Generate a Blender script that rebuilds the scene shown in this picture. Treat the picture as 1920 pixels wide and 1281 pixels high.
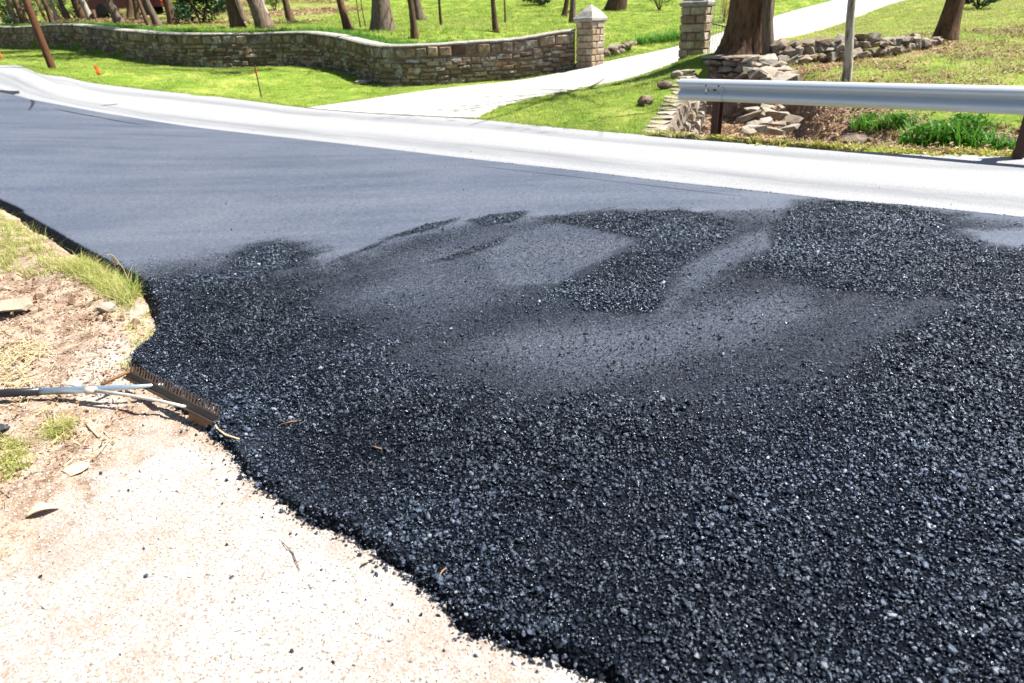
import bpy, math, random
import numpy as np
from mathutils import Vector, noise
random.seed(7); rng = np.random.default_rng(11)
for o in list(bpy.data.objects): bpy.data.objects.remove(o)
scene = bpy.context.scene
C = scene.collection
R = math.radians

# ------------------------------------------------------------------ camera
PITCH, ROLL, FPX, EYE = R(24.8), R(2.0), 1280.0, 1.6
_f = np.array([0, math.cos(PITCH), -math.sin(PITCH)]); _u = np.array([0, math.sin(PITCH), math.cos(PITCH)]); _r = np.array([1., 0, 0])
RT = _r*math.cos(ROLL)-_u*math.sin(ROLL); UP = _u*math.cos(ROLL)+_r*math.sin(ROLL); FW = _f
EYEP = np.array([0, 0, EYE])
cam = bpy.data.cameras.new('camera'); co = bpy.data.objects.new('camera', cam); C.objects.link(co)
cam.sensor_width = 36; cam.lens = 36*FPX/1920; cam.clip_start = .05; cam.clip_end = 2000
from mathutils import Matrix
m = Matrix.Identity(4)
for i in range(3):
    m[i][0] = RT[i]; m[i][1] = UP[i]; m[i][2] = -FW[i]; m[i][3] = EYEP[i]
co.matrix_world = m
cam.dof.use_dof = True; cam.dof.focus_distance = 4.0; cam.dof.aperture_fstop = 3.2
scene.camera = co

# ------------------------------------------------------------------ sky, sun, exposure
SUN_AZ, SUN_EL = R(86), R(60)
w = bpy.data.worlds.new('World'); scene.world = w; w.use_nodes = True
nt = w.node_tree; bg = nt.nodes['Background']
sk = nt.nodes.new('ShaderNodeTexSky'); sk.sky_type = 'NISHITA'; sk.sun_disc = False
sk.sun_elevation = SUN_EL; sk.sun_rotation = SUN_AZ; sk.air_density = 1.0; sk.dust_density = 1.0
nt.links.new(sk.outputs[0], bg.inputs[0]); bg.inputs[1].default_value = .055
sl = bpy.data.lights.new('sun', 'SUN'); sl.energy = 5.0; sl.angle = R(.5); sl.color = (1, .965, .905)
so = bpy.data.objects.new('sun', sl); C.objects.link(so)
sv = Vector((math.sin(SUN_AZ)*math.cos(SUN_EL), math.cos(SUN_AZ)*math.cos(SUN_EL), math.sin(SUN_EL)))
so.rotation_euler = sv.to_track_quat('Z', 'Y').to_euler(); so.location = (30, 10, 40)
vs = scene.view_settings; vs.view_transform = 'Standard'; vs.look = 'None'; vs.gamma = 1; vs.use_curve_mapping = False
vs.exposure = 1.66

# ------------------------------------------------------------------ pixel <-> place helpers
def ray(x, y): return FW+RT*(x-960)/FPX-UP*(y-640.5)/FPX
def atY(x, y, Y): d = ray(x, y); return EYEP+d*Y/d[1]
def atZ(x, y, Z=0.): d = ray(x, y); return EYEP+d*(Z-EYE)/d[2]
def proj(p):
    d = np.asarray(p)-EYEP; wq = d@FW
    return 960+FPX*(d@RT)/wq, 640.5-FPX*(d@UP)/wq
def sstep(a, b, x):
    t = np.clip((np.asarray(x, float)-a)/(b-a), 0, 1); return t*t*(3-2*t)
def catmull(P, n):
    P = np.asarray(P, float); Q = np.vstack([2*P[0]-P[1], P, 2*P[-1]-P[-2]])
    out = []
    for i in range(1, len(Q)-2):
        t = np.linspace(0, 1, 12, endpoint=False)[:, None]
        a, b, c, d = Q[i-1], Q[i], Q[i+1], Q[i+2]
        out.append(.5*((2*b)+(c-a)*t+(2*a-5*b+4*c-d)*t*t+(3*b-a-3*c+d)*t**3))
    o = np.vstack(out+[P[-1:]]); return resample(o, n)
def resample(o, n):
    o = np.asarray(o, float)
    s = np.r_[0, np.cumsum(np.linalg.norm(np.diff(o[:, :2], axis=0), axis=1))]
    t = np.linspace(0, s[-1], n)
    return np.stack([np.interp(t, s, o[:, k]) for k in range(o.shape[1])], 1)
def inpoly(P, poly):
    x, y = P[:, 0], P[:, 1]; c = np.zeros(len(P), bool); poly = np.asarray(poly)[:, :2]
    for (x0, y0), (x1, y1) in zip(poly, np.roll(poly, -1, 0)):
        if y0 == y1: continue
        k = ((y0 > y) != (y1 > y)) & (x < (x1-x0)*(y-y0)/(y1-y0)+x0); c ^= k
    return c
def pdist(P, line, closed=False):
    line = np.asarray(line)[:, :2]; L = np.vstack([line, line[:1]]) if closed else line
    best = np.full(len(P), 1e9)
    for a, b in zip(L[:-1], L[1:]):
        ab = b-a; t = np.clip(((P[:, :2]-a)@ab)/(ab@ab+1e-12), 0, 1)
        best = np.minimum(best, np.hypot(*(P[:, :2]-a-t[:, None]*ab).T))
    return best
def sdf(P, poly): d = pdist(P, poly, True); return np.where(inpoly(P, poly), -d, d)   # negative inside
def _hash(i, j, k):
    h = (i*374761393+j*668265263+k*2147483647+(i*j)*1274126177) & 0xffffffff; h = ((h ^ (h >> 13))*1274126177) & 0xffffffff; return (h ^ (h >> 16)) & 0xffff
def vnoise(P, s, seed=0.):                                          # smooth 2-D gradient noise, about -1..1
    P = np.asarray(P, float); x = P[:, 0]*s+seed*17.13+1000.5; y = P[:, 1]*s-seed*9.71+1000.5; i = np.floor(x).astype(np.int64); j = np.floor(y).astype(np.int64); fx = x-i; fy = y-j
    u = fx**3*(fx*(fx*6-15)+10); v = fy**3*(fy*(fy*6-15)+10)
    def g(a, b): h = _hash(i+a, j+b, 7)*(2*math.pi/65536); return np.cos(h)*(fx-a)+np.sin(h)*(fy-b)
    return 1.4*((g(0, 0)*(1-u)+g(1, 0)*u)*(1-v)+(g(0, 1)*(1-u)+g(1, 1)*u)*v)
class GridF:                                                        # a field sampled once on a grid, then looked up
    def __init__(s, fn, x0, x1, y0, y1, st):
        s.x0, s.y0, s.st = x0, y0, st; gx = np.arange(x0, x1+st, st); gy = np.arange(y0, y1+st, st); X, Y = np.meshgrid(gx, gy)
        s.v = fn(np.stack([X.ravel(), Y.ravel()], 1)).reshape(X.shape)
    def __call__(s, P):
        x = np.clip((P[:, 0]-s.x0)/s.st, 0, s.v.shape[1]-1.001); y = np.clip((P[:, 1]-s.y0)/s.st, 0, s.v.shape[0]-1.001); i = x.astype(int); j = y.astype(int); a = x-i; b = y-j; v = s.v
        return (v[j, i]*(1-a)+v[j, i+1]*a)*(1-b)+(v[j+1, i]*(1-a)+v[j+1, i+1]*a)*b

# ------------------------------------------------------------------ terrain: two thin-plate surfaces joined along the stone wall
class TPS:
    def __init__(s, pts, lam=.15):
        P = np.asarray(pts, float); s.P = P[:, :2]; n = len(P)
        K = s.k(np.linalg.norm(s.P[:, None]-s.P[None], axis=2))+np.eye(n)*lam
        A = np.zeros((n+3, n+3)); A[:n, :n] = K; A[:n, n] = 1; A[:n, n+1:] = s.P; A[n, :n] = 1; A[n+1:, :n] = s.P.T
        s.w = np.linalg.solve(A, np.r_[P[:, 2], 0, 0, 0])
    def k(s, r): return np.where(r > 1e-9, r*r*np.log(r+1e-12), 0)
    def __call__(s, Q):
        out = np.empty(len(Q))
        for i in range(0, len(Q), 20000):
            q = Q[i:i+20000, :2]; r = np.linalg.norm(q[:, None]-s.P[None], axis=2)
            out[i:i+20000] = s.k(r)@s.w[:-3]+s.w[-3]+q@s.w[-2:]
        return out
wall_px = [(0, 88, 42), (60, 92, 38.2), (135, 92, 34.5), (210, 104, 31), (310, 119, 27.6), (404, 125, 26), (503, 122, 26.2), (580, 122, 25.6), (650, 135, 23.7), (720, 157, 21.5), (800, 157, 21.1), (880, 152, 21.2), (960, 147, 21.3), (1078, 126, 21.5)]
WALL = np.array([atY(*q) for q in wall_px])
PIL1 = atY(1106, 121, 21.35); PIL2 = atY(1300, 118, 18)
drive_left_px = [(1135, 114, 22.3), (1200, 101, 24), (1275, 84, 26.5), (1350, 60, 30), (1450, 30, 35), (1560, 0, 40)]
DL = np.array([atY(*q) for q in drive_left_px])
low = []
for q in [(480, 252), (750, 282), (1100, 322), (1420, 358), (1920, 407), (100, 425), (200, 480), (270, 520), (260, 660), (500, 890), (840, 1100), (1180, 1281), (890, 220), (1100, 240), (1300, 255), (1600, 278), (1920, 290), (900, 640), (1500, 640), (1800, 900)]: low.append(atZ(*q))
for x, y, z in [(270, 224, .12), (130, 200, .35), (0, 172, .6), (0, 375, .05), (570, 198, .04), (480, 187, .14), (300, 168, .42), (120, 141, .83), (0, 120, 1.06), (0, 280, .25)]: low.append(atZ(x, y, z))
low += list(WALL)+list(DL)+[PIL1, PIL2]
for q in [(97, 125, 24.5), (1400, 100, 16.5), (1442, 112, 16), (1590, 146, 13.5), (1480, 140, 14.5), (1310, 96, 17.5), (1620, 105, 16), (1770, 74, 18), (1900, 100, 15), (1900, 0, 30), (1450, 72, 22), (1690, 0, 32), (1350, 85, 21), (1282, 128, 16.2), (1000, 180, 16.2), (1100, 160, 17.2), (1200, 140, 17.6), (800, 168, 19.3)]: low.append(atY(*q))
low += [np.array(p) for p in [(-8, 2, -.1), (-14, 8, .15), (-20, 14, .7), (-30, 28, 1.2), (3, -4, 0), (10, 2, 0), (14, -2, 0), (-4, -4, 0), (14, 8, .35), (26, 14, 1.4), (40, 40, 3.2), (25, 60, 4.5)]]
T_low = TPS(low)
up = [atY(*q) for q in [(778, 68, 24), (930, 56, 27), (655, 53, 28), (718, 55, 28), (494, 52, 31), (447, 50, 31), (325, 45, 36), (225, 42, 40), (100, 42, 46), (0, 45, 50), (700, 0, 50), (1000, 0, 48), (400, 0, 55), (0, 0, 62), (1152, 18, 40), (1060, 30, 36), (545, 37, 38), (787, 36, 36)]]
up += [p+np.array([0, .7, .98]) for p in WALL]+[DL[k]+np.array([-.9, .6, .12+.03*k]) for k in range(6)]
up += [atY(1180, 84, 25.5), atY(1240, 50, 32), np.array((10, 60, 4.3)), np.array((-40, 80, 6.5)), np.array((-60, 60, 4.5))]
T_up = TPS(up)
# boundary between upper and lower ground
WALLC = catmull(WALL[:, :2], 160)
BND = np.vstack([[(-70, 75)], WALLC+np.array([0, .22]), DL[:, :2], [(40, 62)], [(90, 110)]])
UPOLY = np.vstack([BND, [(90, 500)], [(-400, 500)], [(-400, 120)]])
GUT_O = atZ(1300, 255)[:2]; g_ = atZ(1920, 290)[:2]-atZ(1300, 255)[:2]; g_ = g_/np.linalg.norm(g_); gn = np.array([-g_[1], g_[0]])
HW0 = atY(1232, 238, 11.35); HW1 = atY(1294, 130, 16.0)          # centre line of the ditch's stone wing wall
def ditch(P):
    s = (P[:, :2]-GUT_O)@g_; t = (P[:, :2]-GUT_O)@gn
    h0, h1 = HW0[:2], HW1[:2]; d = h1-h0; side = ((P[:, 0]-h0[0])*d[1]-(P[:, 1]-h0[1])*d[0])/np.linalg.norm(d)   # >0 right of wing wall
    bk = 1-sstep(.2, 1.6, s); k = sstep(.0, .22, side)*sstep(.1, .75, t)*(1-sstep(1.3+3.6*bk, 3.6+1.9*bk, t))*(1-.75*sstep(1.0, 3.2, s))
    return .85*k
def surf(P, raw=False):
    P = np.asarray(P, float).reshape(-1, np.asarray(P).shape[-1])
    a = np.clip(T_low(P), -1.5, 60); b = np.clip(T_up(P), -1.5, 60)
    d = sdf(P, UPOLY); wd = np.where(P[:, 0] < PIL1[0]+.1, .2, 1.6)
    k = 1-sstep(0, 1, (d+wd)/wd)
    z = a+(b-a)*k
    far = np.hypot(P[:, 0], P[:, 1]); z = np.where(far > 75, np.minimum(z, 9+0*z), z)
    return z if raw else z-ditch(P)
def place(px, py, lo=.8, hi=120, raw=False):                                  # where the ray through a pixel meets the ground
    d = ray(px, py); t = np.r_[np.linspace(lo, 12, 500), np.linspace(12, hi, 1600)]/d[1]
    P = EYEP+d*t[:, None]; k = np.argmax(P[:, 2] < surf(P, raw)); k = max(k, 1); h0, h1 = P[k-1, 2]-surf(P[k-1:k], raw)[0], P[k, 2]-surf(P[k:k+1], raw)[0]; u = h0/(h0-h1+1e-9); return Vector(P[k-1]*(1-u)+P[k]*u)
    return Vector(P[k])
    #
    return Vector(P[k])
def zat(x, y, raw=False): return float(surf(np.array([[x, y]]), raw)[0])

# ------------------------------------------------------------------ objects
def tag(o, label=None, cat=None, group=None, kind=None):
    for k, v in (('label', label), ('category', cat), ('group', group), ('kind', kind)):
        if v: o[k] = v
    return o
def empty(name, loc=(0, 0, 0), rz=0):
    o = bpy.data.objects.new(name, None); C.objects.link(o); o.location = loc; o.rotation_euler.z = rz; o.empty_display_size = .1
    return o
def mk(name, v, f, mat=None, parent=None, smooth=False):
    me = bpy.data.meshes.new(name); me.from_pydata([tuple(map(float, q)) for q in v], [], [tuple(map(int, q)) for q in f]); me.update()
    if smooth: me.shade_smooth()
    return link(name, me, mat, parent)
def link(name, me, mat=None, parent=None):
    o = bpy.data.objects.new(name, me); C.objects.link(o)
    if mat and not me.materials: me.materials.append(mat)
    if parent: o.parent = parent
    return o
def fattr(me, name, arr):
    a = me.attributes.new(name, 'FLOAT', 'POINT'); a.data.foreach_set('value', np.asarray(arr, np.float32))
class MB:
    def __init__(s): s.v = []; s.f = []
    def add(s, v, f):
        n = len(s.v); s.v += [tuple(map(float, q)) for q in v]; s.f += [tuple(i+n for i in q) for q in f]; return s
    def box(s, c, sz, rz=0, jit=0):
        x, y, z = (q/2 for q in sz); v = []
        for a in (-x, x):
            for b in (-y, y):
                for d in (-z, z):
                    A = a+random.uniform(-jit, jit); B = b+random.uniform(-jit, jit)
                    v.append((c[0]+A*math.cos(rz)-B*math.sin(rz), c[1]+A*math.sin(rz)+B*math.cos(rz), c[2]+d+random.uniform(-jit, jit)))
        return s.add(v, [(0, 1, 3, 2), (4, 6, 7, 5), (0, 4, 5, 1), (2, 3, 7, 6), (0, 2, 6, 4), (1, 5, 7, 3)])
    def tube(s, pts, rad, n=8, cap=True, wob=0):
        pts = [Vector(p) for p in pts]; rad = rad if hasattr(rad, '__len__') else [rad]*len(pts); v = []; f = []
        t0 = (pts[1]-pts[0]).normalized(); ref = Vector((0, 0, 1)) if abs(t0.z) < .9 else Vector((1, 0, 0))
        for i, p in enumerate(pts):
            t = (pts[min(i+1, len(pts)-1)]-pts[max(i-1, 0)]).normalized(); a = t.cross(ref).normalized(); b = t.cross(a)
            for k in range(n):
                an = 2*math.pi*k/n; r = rad[i]*(1+wob*noise.noise(Vector((math.cos(an)*1.7+pts[0].x, math.sin(an)*1.7+pts[0].y, p.z*.8))))
                v.append(p+a*math.cos(an)*r+b*math.sin(an)*r)
        for i in range(len(pts)-1):
            for k in range(n): f.append((i*n+k, i*n+(k+1) % n, (i+1)*n+(k+1) % n, (i+1)*n+k))
        if cap: f.append(tuple(range(n-1, -1, -1))); f.append(tuple((len(pts)-1)*n+k for k in range(n)))
        return s.add(v, f)
    def build(s, name, mat, parent=None, smooth=False): return mk(name, s.v, s.f, mat, parent, smooth)
    def mesh(s, name, mat, smooth=False):
        me = bpy.data.meshes.new(name); me.from_pydata(s.v, [], s.f); me.update(); me.materials.append(mat)
        if smooth: me.shade_smooth()
        return me

# ------------------------------------------------------------------ materials
class NT:
    def __init__(s, name):
        s.m = bpy.data.materials.new(name); s.m.use_nodes = True; s.t = s.m.node_tree; s.b = s.t.nodes['Principled BSDF']
    def n(s, ty, **kw):
        q = s.t.nodes.new('ShaderNode'+ty)
        for k, v in kw.items():
            if k in q.inputs: q.inputs[k].default_value = v
            else: setattr(q, k, v)
        return q
    def l(s, a, b): s.t.links.new(a, b)
    def co(s, scale=(1, 1, 1), kind='Object', rot=(0, 0, 0)):
        c = s.n('TexCoord'); mp = s.n('Mapping'); mp.inputs['Scale'].default_value = scale; mp.inputs['Rotation'].default_value = rot
        s.l(c.outputs[kind], mp.inputs[0]); return mp.outputs[0]
    def pos(s, scale=(1, 1, 1), rot=(0, 0, 0)):
        c = s.n('NewGeometry'); mp = s.n('Mapping'); mp.inputs['Scale'].default_value = scale; mp.inputs['Rotation'].default_value = rot
        s.l(c.outputs['Position'], mp.inputs[0]); return mp.outputs[0]
    def noise(s, v, scale, detail=4, rough=.55):
        q = s.n('TexNoise'); q.inputs['Scale'].default_value = scale; q.inputs['Detail'].default_value = detail; q.inputs['Roughness'].default_value = rough
        if v is not None: s.l(v, q.inputs['Vector'])
        return q.outputs['Fac']
    def vor(s, v, scale, feature='F1', out='Distance'):
        q = s.n('TexVoronoi'); q.feature = feature; q.inputs['Scale'].default_value = scale
        if v is not None: s.l(v, q.inputs['Vector'])
        return q.outputs[out]
    def ramp(s, fac, stops, interp='LINEAR'):
        q = s.n('ValToRGB'); q.color_ramp.interpolation = interp; e = q.color_ramp.elements
        while len(e) < len(stops): e.new(.5)
        for el, (p, c) in zip(e, stops): el.position = p; el.color = (*c, 1) if len(c) == 3 else c
        s.l(fac, q.inputs[0]); return q.outputs[0]
    def mix(s, fac, a, b, mode='MIX'):
        q = s.n('MixRGB'); q.blend_type = mode
        for sock, v in ((0, fac), (1, a), (2, b)):
            if hasattr(v, 'is_linked'): s.l(v, q.inputs[sock])
            else: q.inputs[sock].default_value = (*v, 1) if hasattr(v, '__len__') else v
        return q.outputs[0]
    def math(s, op, a, b=0., clamp=False):
        q = s.n('Math'); q.operation = op; q.use_clamp = clamp
        for i, v in enumerate((a, b)):
            if hasattr(v, 'is_linked'): s.l(v, q.inputs[i])
            else: q.inputs[i].default_value = v
        return q.outputs[0]
    def attr(s, name): q = s.n('Attribute'); q.attribute_name = name; return q.outputs['Fac']
    def orand(s):
        a = s.n('ObjectInfo').outputs['Random']; b = s.n('NewGeometry').outputs['Random Per Island']
        return s.math('FRACT', s.math('ADD', a, b))
    def bump(s, h, strength=.5, dist=.01, prev=None):
        q = s.n('Bump'); q.inputs['Strength'].default_value = strength; q.inputs['Distance'].default_value = dist; s.l(h, q.inputs['Height'])
        if prev is not None: s.l(prev, q.inputs['Normal'])
        return q.outputs[0]
    def out(s, col=None, rough=.7, nor=None, metal=0, spec=.5):
        b = s.b
        if col is not None:
            if hasattr(col, 'is_linked'): s.l(col, b.inputs['Base Color'])
            else: b.inputs['Base Color'].default_value = (*col, 1)
        if hasattr(rough, 'is_linked'): s.l(rough, b.inputs['Roughness'])
        else: b.inputs['Roughness'].default_value = rough
        b.inputs['Metallic'].default_value = metal; b.inputs['Specular IOR Level'].default_value = spec
        if nor is not None: s.l(nor, b.inputs['Normal'])
        return s.m
def plain(name, col, rough=.6, metal=0, var=.25, scale=20, bump=.2):
    t = NT(name); v = t.co(); n = t.noise(v, scale, 5)
    c = t.mix(t.math('MULTIPLY', n, 1.0), tuple(q*(1-var) for q in col), tuple(min(1, q*(1+var)) for q in col))
    return t.out(c, rough, t.bump(t.noise(v, scale*4, 3), bump, .005), metal)
def leafmat(name, cols, trans=.35, rough=.55):
    t = NT(name); r = t.orand(); oi = t.n('ObjectInfo')
    patch = t.noise(oi.outputs['Location'], .35, 3)
    k = t.math('ADD', t.math('MULTIPLY', r, .55), t.math('MULTIPLY', patch, .45))
    c = t.ramp(k, [(i/(len(cols)-1)*.7+.15, q) for i, q in enumerate(cols)])
    t.out(c, rough, spec=.3)
    tr = t.n('BsdfTranslucent'); t.l(c, tr.inputs[0]); mx = t.n('MixShader'); mx.inputs[0].default_value = trans
    t.l(t.b.outputs[0], mx.inputs[1]); t.l(tr.outputs[0], mx.inputs[2]); t.l(mx.outputs[0], t.t.nodes['Material Output'].inputs[0])
    return t.m
M = {}
# fresh asphalt
t = NT('fresh_asphalt'); p = t.pos(); lo_ = t.attr('loose')
n1 = t.noise(t.pos((.25, 1.7, 1), (0, 0, R(-20))), 1.3, 6, .62); n2 = t.noise(p, .55, 3, .5)
streak = t.ramp(t.math('ADD', t.math('MULTIPLY', n1, .55), t.math('MULTIPLY', n2, .45)), [(.30, (0, 0, 0)), (.70, (1, 1, 1))])
g1 = t.noise(p, 34, 6, .85); g2 = t.noise(p, 150, 3, .8); grain_ = t.math('ADD', t.math('MULTIPLY', g1, .6), t.math('MULTIPLY', g2, .4))
c = t.mix(streak, (.042, .052, .078), (.104, .113, .138)); c = t.mix(t.ramp(grain_, [(.40, (.9, .9, .9)), (.50, (0, 0, 0))]), c, (.020, .025, .038))
c = t.mix(t.ramp(grain_, [(.53, (0, 0, 0)), (.66, (.7, .7, .7))]), c, (.21, .22, .245))
le_ = t.math('ADD', lo_, t.math('MULTIPLY', t.math('MULTIPLY', t.math('SUBTRACT', t.noise(p, 58, 5, .85), .5), 2.6), t.ramp(lo_, [(0, (0, 0, 0)), (.12, (1, 1, 1)), (.6, (1, 1, 1)), (1, (.3, .3, .3))])), True)
c = t.mix(t.ramp(le_, [(0, (0, 0, 0)), (.15, (.40, .40, .40)), (.32, (.62, .62, .62)), (.55, (.86, .86, .86)), (1, (1, 1, 1))]), c, (.0045, .0058, .009))  # sheet blackened where loose, painting in the shade of gaps between grains
nb = t.bump(t.noise(p, 110, 4, .8), .6, .008); nb = t.bump(t.math('MULTIPLY', t.vor(p, 85), lo_), 1.0, .018, nb)
M['asphalt'] = t.out(c, t.mix(lo_, (.5, .5, .5), (.6, .6, .6)), nb, spec=.3); t.b.inputs['Specular Tint'].default_value = (.75, .86, 1, 1)
t.l(t.ramp(le_, [(0, (.28, .28, .28)), (.3, (.16, .16, .16)), (.7, (.02, .02, .02))]), t.b.inputs['Specular IOR Level'])
# loose asphalt grains
t = NT('asphalt_grain'); r = t.orand(); at_ = t.n('Attribute'); at_.attribute_type = 'INSTANCER'; at_.attribute_name = 'tone'
c = t.ramp(r, [(0, (.002, .003, .005)), (.5, (.005, .007, .0125)), (.82, (.014, .019, .031)), (.97, (.046, .058, .083)), (1, (.20, .21, .23))])
c = t.mix(1.0, c, at_.outputs['Color'], 'MULTIPLY')
M['grain'] = t.out(c, t.math('ADD', t.math('MULTIPLY', r, .25), .2), t.bump(t.noise(t.co(), 3, 3), .3, .1), spec=.62)
t.b.inputs['Specular Tint'].default_value = (.70, .83, 1, 1)
# worn pale road
t = NT('old_road'); uv = t.co((1, 1, 1), 'UV')
mp = t.n('Mapping'); mp.inputs['Scale'].default_value = (.05, 1, 1); t.l(uv, mp.inputs[0])
st = t.noise(mp.outputs[0], 9, 4, .6); sx = t.n('SeparateXYZ'); t.l(uv, sx.inputs[0])
wob = t.math('ADD', sx.outputs[1], t.math('MULTIPLY', t.math('SUBTRACT', t.noise(mp.outputs[0], 2, 2), .5), .16))
tr_ = t.ramp(wob, [(0, (.75, .75, .75)), (.10, (.1, .1, .1)), (.19, (.6, .6, .6)), (.30, (.85, .85, .85)), (.40, (.2, .2, .2)), (.5, (0, 0, 0)), (.72, (0, 0, 0)), (.80, (.75, .75, .75)), (.87, (.5, .5, .5)), (.93, (.05, .05, .05)), (1, (.1, .1, .1))])
k = t.math('MULTIPLY', tr_, t.ramp(st, [(.3, (.3, .3, .3)), (.6, (1, 1, 1))]))
c = t.mix(k, (.238, .240, .243), (.112, .117, .126)); sp = t.noise(t.pos(), 55, 5, .8)
c = t.mix(t.ramp(sp, [(.38, (.9, .9, .9)), (.5, (0, 0, 0))]), c, (.10, .102, .108))
M['old_road'] = t.out(c, .85, t.bump(t.noise(t.pos(), 150, 3, .7), .4, .006), spec=.2)
# concrete drive
t = NT('concrete'); p = t.pos(); c = t.mix(t.noise(p, 1.2, 5, .6), (.33, .305, .27), (.42, .395, .36))
c = t.mix(t.ramp(t.noise(p, 30, 5, .8), [(.36, (.6, .6, .6)), (.5, (0, 0, 0))]), c, (.2, .18, .155))
M['concrete'] = t.out(c, .85, t.bump(t.noise(p, 90, 3), .3, .004), spec=.2)
# roadside soil and pale gravel
t = NT('soil_and_gravel'); p = t.pos(); gr = t.attr('gravel')
vc = t.vor(p, 150, out='Color'); vs_ = t.n('SeparateColor'); t.l(vc, vs_.inputs[0])
g = t.ramp(vs_.outputs[0], [(0, (.13, .105, .09)), (.14, (.29, .265, .24)), (.5, (.42, .40, .375)), (.9, (.53, .515, .49)), (1, (.28, .19, .12))])
g = t.mix(t.ramp(t.noise(p, 70, 4, .75), [(.28, (.85, .85, .85)), (.42, (0, 0, 0))]), g, (.25, .21, .18))
g = t.mix(t.ramp(t.noise(p, 2.2, 4, .6), [(.38, (.75, .75, .75)), (.62, (0, 0, 0))]), g, (.27, .205, .165))
s_ = t.ramp(t.noise(p, 6, 7, .72), [(.27, (.06, .034, .02)), (.40, (.19, .12, .078)), (.52, (.33, .245, .18)), (.72, (.45, .38, .31))])
s_ = t.mix(t.ramp(t.noise(p, 90, 4, .75), [(.36, (.8, .8, .8)), (.5, (0, 0, 0))]), s_, (.07, .045, .03))
s_ = t.mix(t.ramp(t.noise(p, 110, 2, .6), [(.6, (0, 0, 0)), (.68, (.7, .7, .7))]), s_, (.5, .44, .37))
k = t.ramp(t.math('ADD', gr, t.math('MULTIPLY', t.math('SUBTRACT', t.noise(p, 7, 5, .65), .5), 1.1)), [(.35, (0, 0, 0)), (.65, (1, 1, 1))])
nb = t.bump(t.noise(p, 130, 4, .75), .7, .012); nb = t.bump(t.noise(p, 25, 5, .7), .5, .03, nb)
M['verge'] = t.out(t.mix(k, s_, g), .9, nb, spec=.2)
# lawn ground
t = NT('lawn_ground'); p = t.pos(); dm = t.attr('bare')
c = t.ramp(t.noise(p, 1.1, 6, .65), [(.3, (.06, .12, .012)), (.5, (.13, .19, .022)), (.68, (.24, .25, .06))])
b_ = t.ramp(t.noise(p, 5, 7, .7), [(.28, (.10, .055, .03)), (.45, (.23, .14, .085)), (.6, (.33, .235, .16)), (.75, (.42, .35, .27))])
b_ = t.mix(t.ramp(t.noise(p, 30, 3, .7), [(.35, (.7, .7, .7)), (.5, (0, 0, 0))]), b_, (.07, .04, .025))
k = t.ramp(t.math('ADD', dm, t.math('MULTIPLY', t.math('SUBTRACT', t.noise(p, 2.2, 5, .65), .5), 1.0)), [(.4, (0, 0, 0)), (.6, (1, 1, 1))])
M['lawn'] = t.out(t.mix(k, c, b_), .95, t.bump(t.noise(p, 25, 5, .7), .8, .04), spec=.1)
# stone
def stonemat(name, cols, lichen=(.42, .44, .40), lk=.5, dark=.6):
    t = NT(name); r = t.orand(); p = t.pos()
    c = t.ramp(r, [(i/(len(cols)-1), q) for i, q in enumerate(cols)])
    c = t.mix(t.ramp(t.noise(p, 9, 6, .7), [(.35, (dark,)*3), (.55, (0, 0, 0))]), c, (.07, .05, .035))
    c = t.mix(t.ramp(t.noise(p, 3.5, 6, .75), [(.52, (0, 0, 0)), (.66, (lk,)*3)]), c, lichen)
    nb = t.bump(t.noise(p, 55, 5, .7), .6, .012); nb = t.bump(t.noise(p, 14, 4, .6), .5, .03, nb)
    return t.out(c, .88, nb, spec=.25)
M['wallstone'] = stonemat('wall_stone', [(.10, .06, .033), (.21, .138, .084), (.13, .092, .062), (.31, .22, .135), (.23, .185, .145), (.075, .044, .025), (.27, .18, .108)], (.40, .42, .39), .75, .75)
M['pillarstone'] = stonemat('pillar_stone', [(.20, .128, .07), (.30, .212, .13), (.38, .30, .21), (.24, .168, .104), (.38, .325, .255)], (.40, .385, .35), .5, .55)
M['mortar'] = stonemat('mortar', [(.12, .09, .065), (.16, .125, .095)], (.27, .25, .22), .6, .5)
M['coping'] = stonemat('coping', [(.25, .23, .20), (.30, .28, .25)], (.40, .385, .36), .6, .4)
M['rubble'] = stonemat('rubble_stone', [(.12, .08, .05), (.20, .15, .10), (.17, .15, .125), (.27, .22, .165), (.09, .06, .04)], (.33, .33, .31), .45, .6)
M['palestone'] = stonemat('pale_stone', [(.22, .175, .125), (.29, .245, .185), (.17, .13, .09), (.33, .30, .25)], (.40, .38, .35), .5, .35)
# bark
def barkmat(name, a, b, dk):
    t = NT(name); v = t.co((1, 1, .18)); r = t.n('ObjectInfo').outputs['Random']
    n1 = t.noise(v, 14, 6, .7); n2 = t.noise(t.co((1, 1, .6)), 5, 4, .6)
    c = t.mix(n2, a, b); c = t.mix(t.ramp(n1, [(.36, (.9, .9, .9)), (.56, (0, 0, 0))]), c, dk)
    c = t.mix(t.math('MULTIPLY', r, .5), c, tuple(.5*(x+y) for x, y in zip(a, dk)))
    return t.out(c, .92, t.bump(n1, .9, .04), spec=.15)
M['bark'] = barkmat('brown_bark', (.10, .058, .034), (.165, .105, .068), (.02, .012, .008))
M['greybark'] = barkmat('grey_bark', (.125, .09, .068), (.20, .15, .115), (.03, .02, .015))
M['oakbark'] = barkmat('oak_bark', (.11, .06, .034), (.19, .115, .068), (.013, .007, .004))
M['palebark'] = barkmat('pale_bark', (.36, .31, .26), (.46, .41, .36), (.07, .05, .035))
M['pole'] = barkmat('pole_wood', (.12, .05, .026), (.16, .075, .042), (.045, .018, .009))
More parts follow.
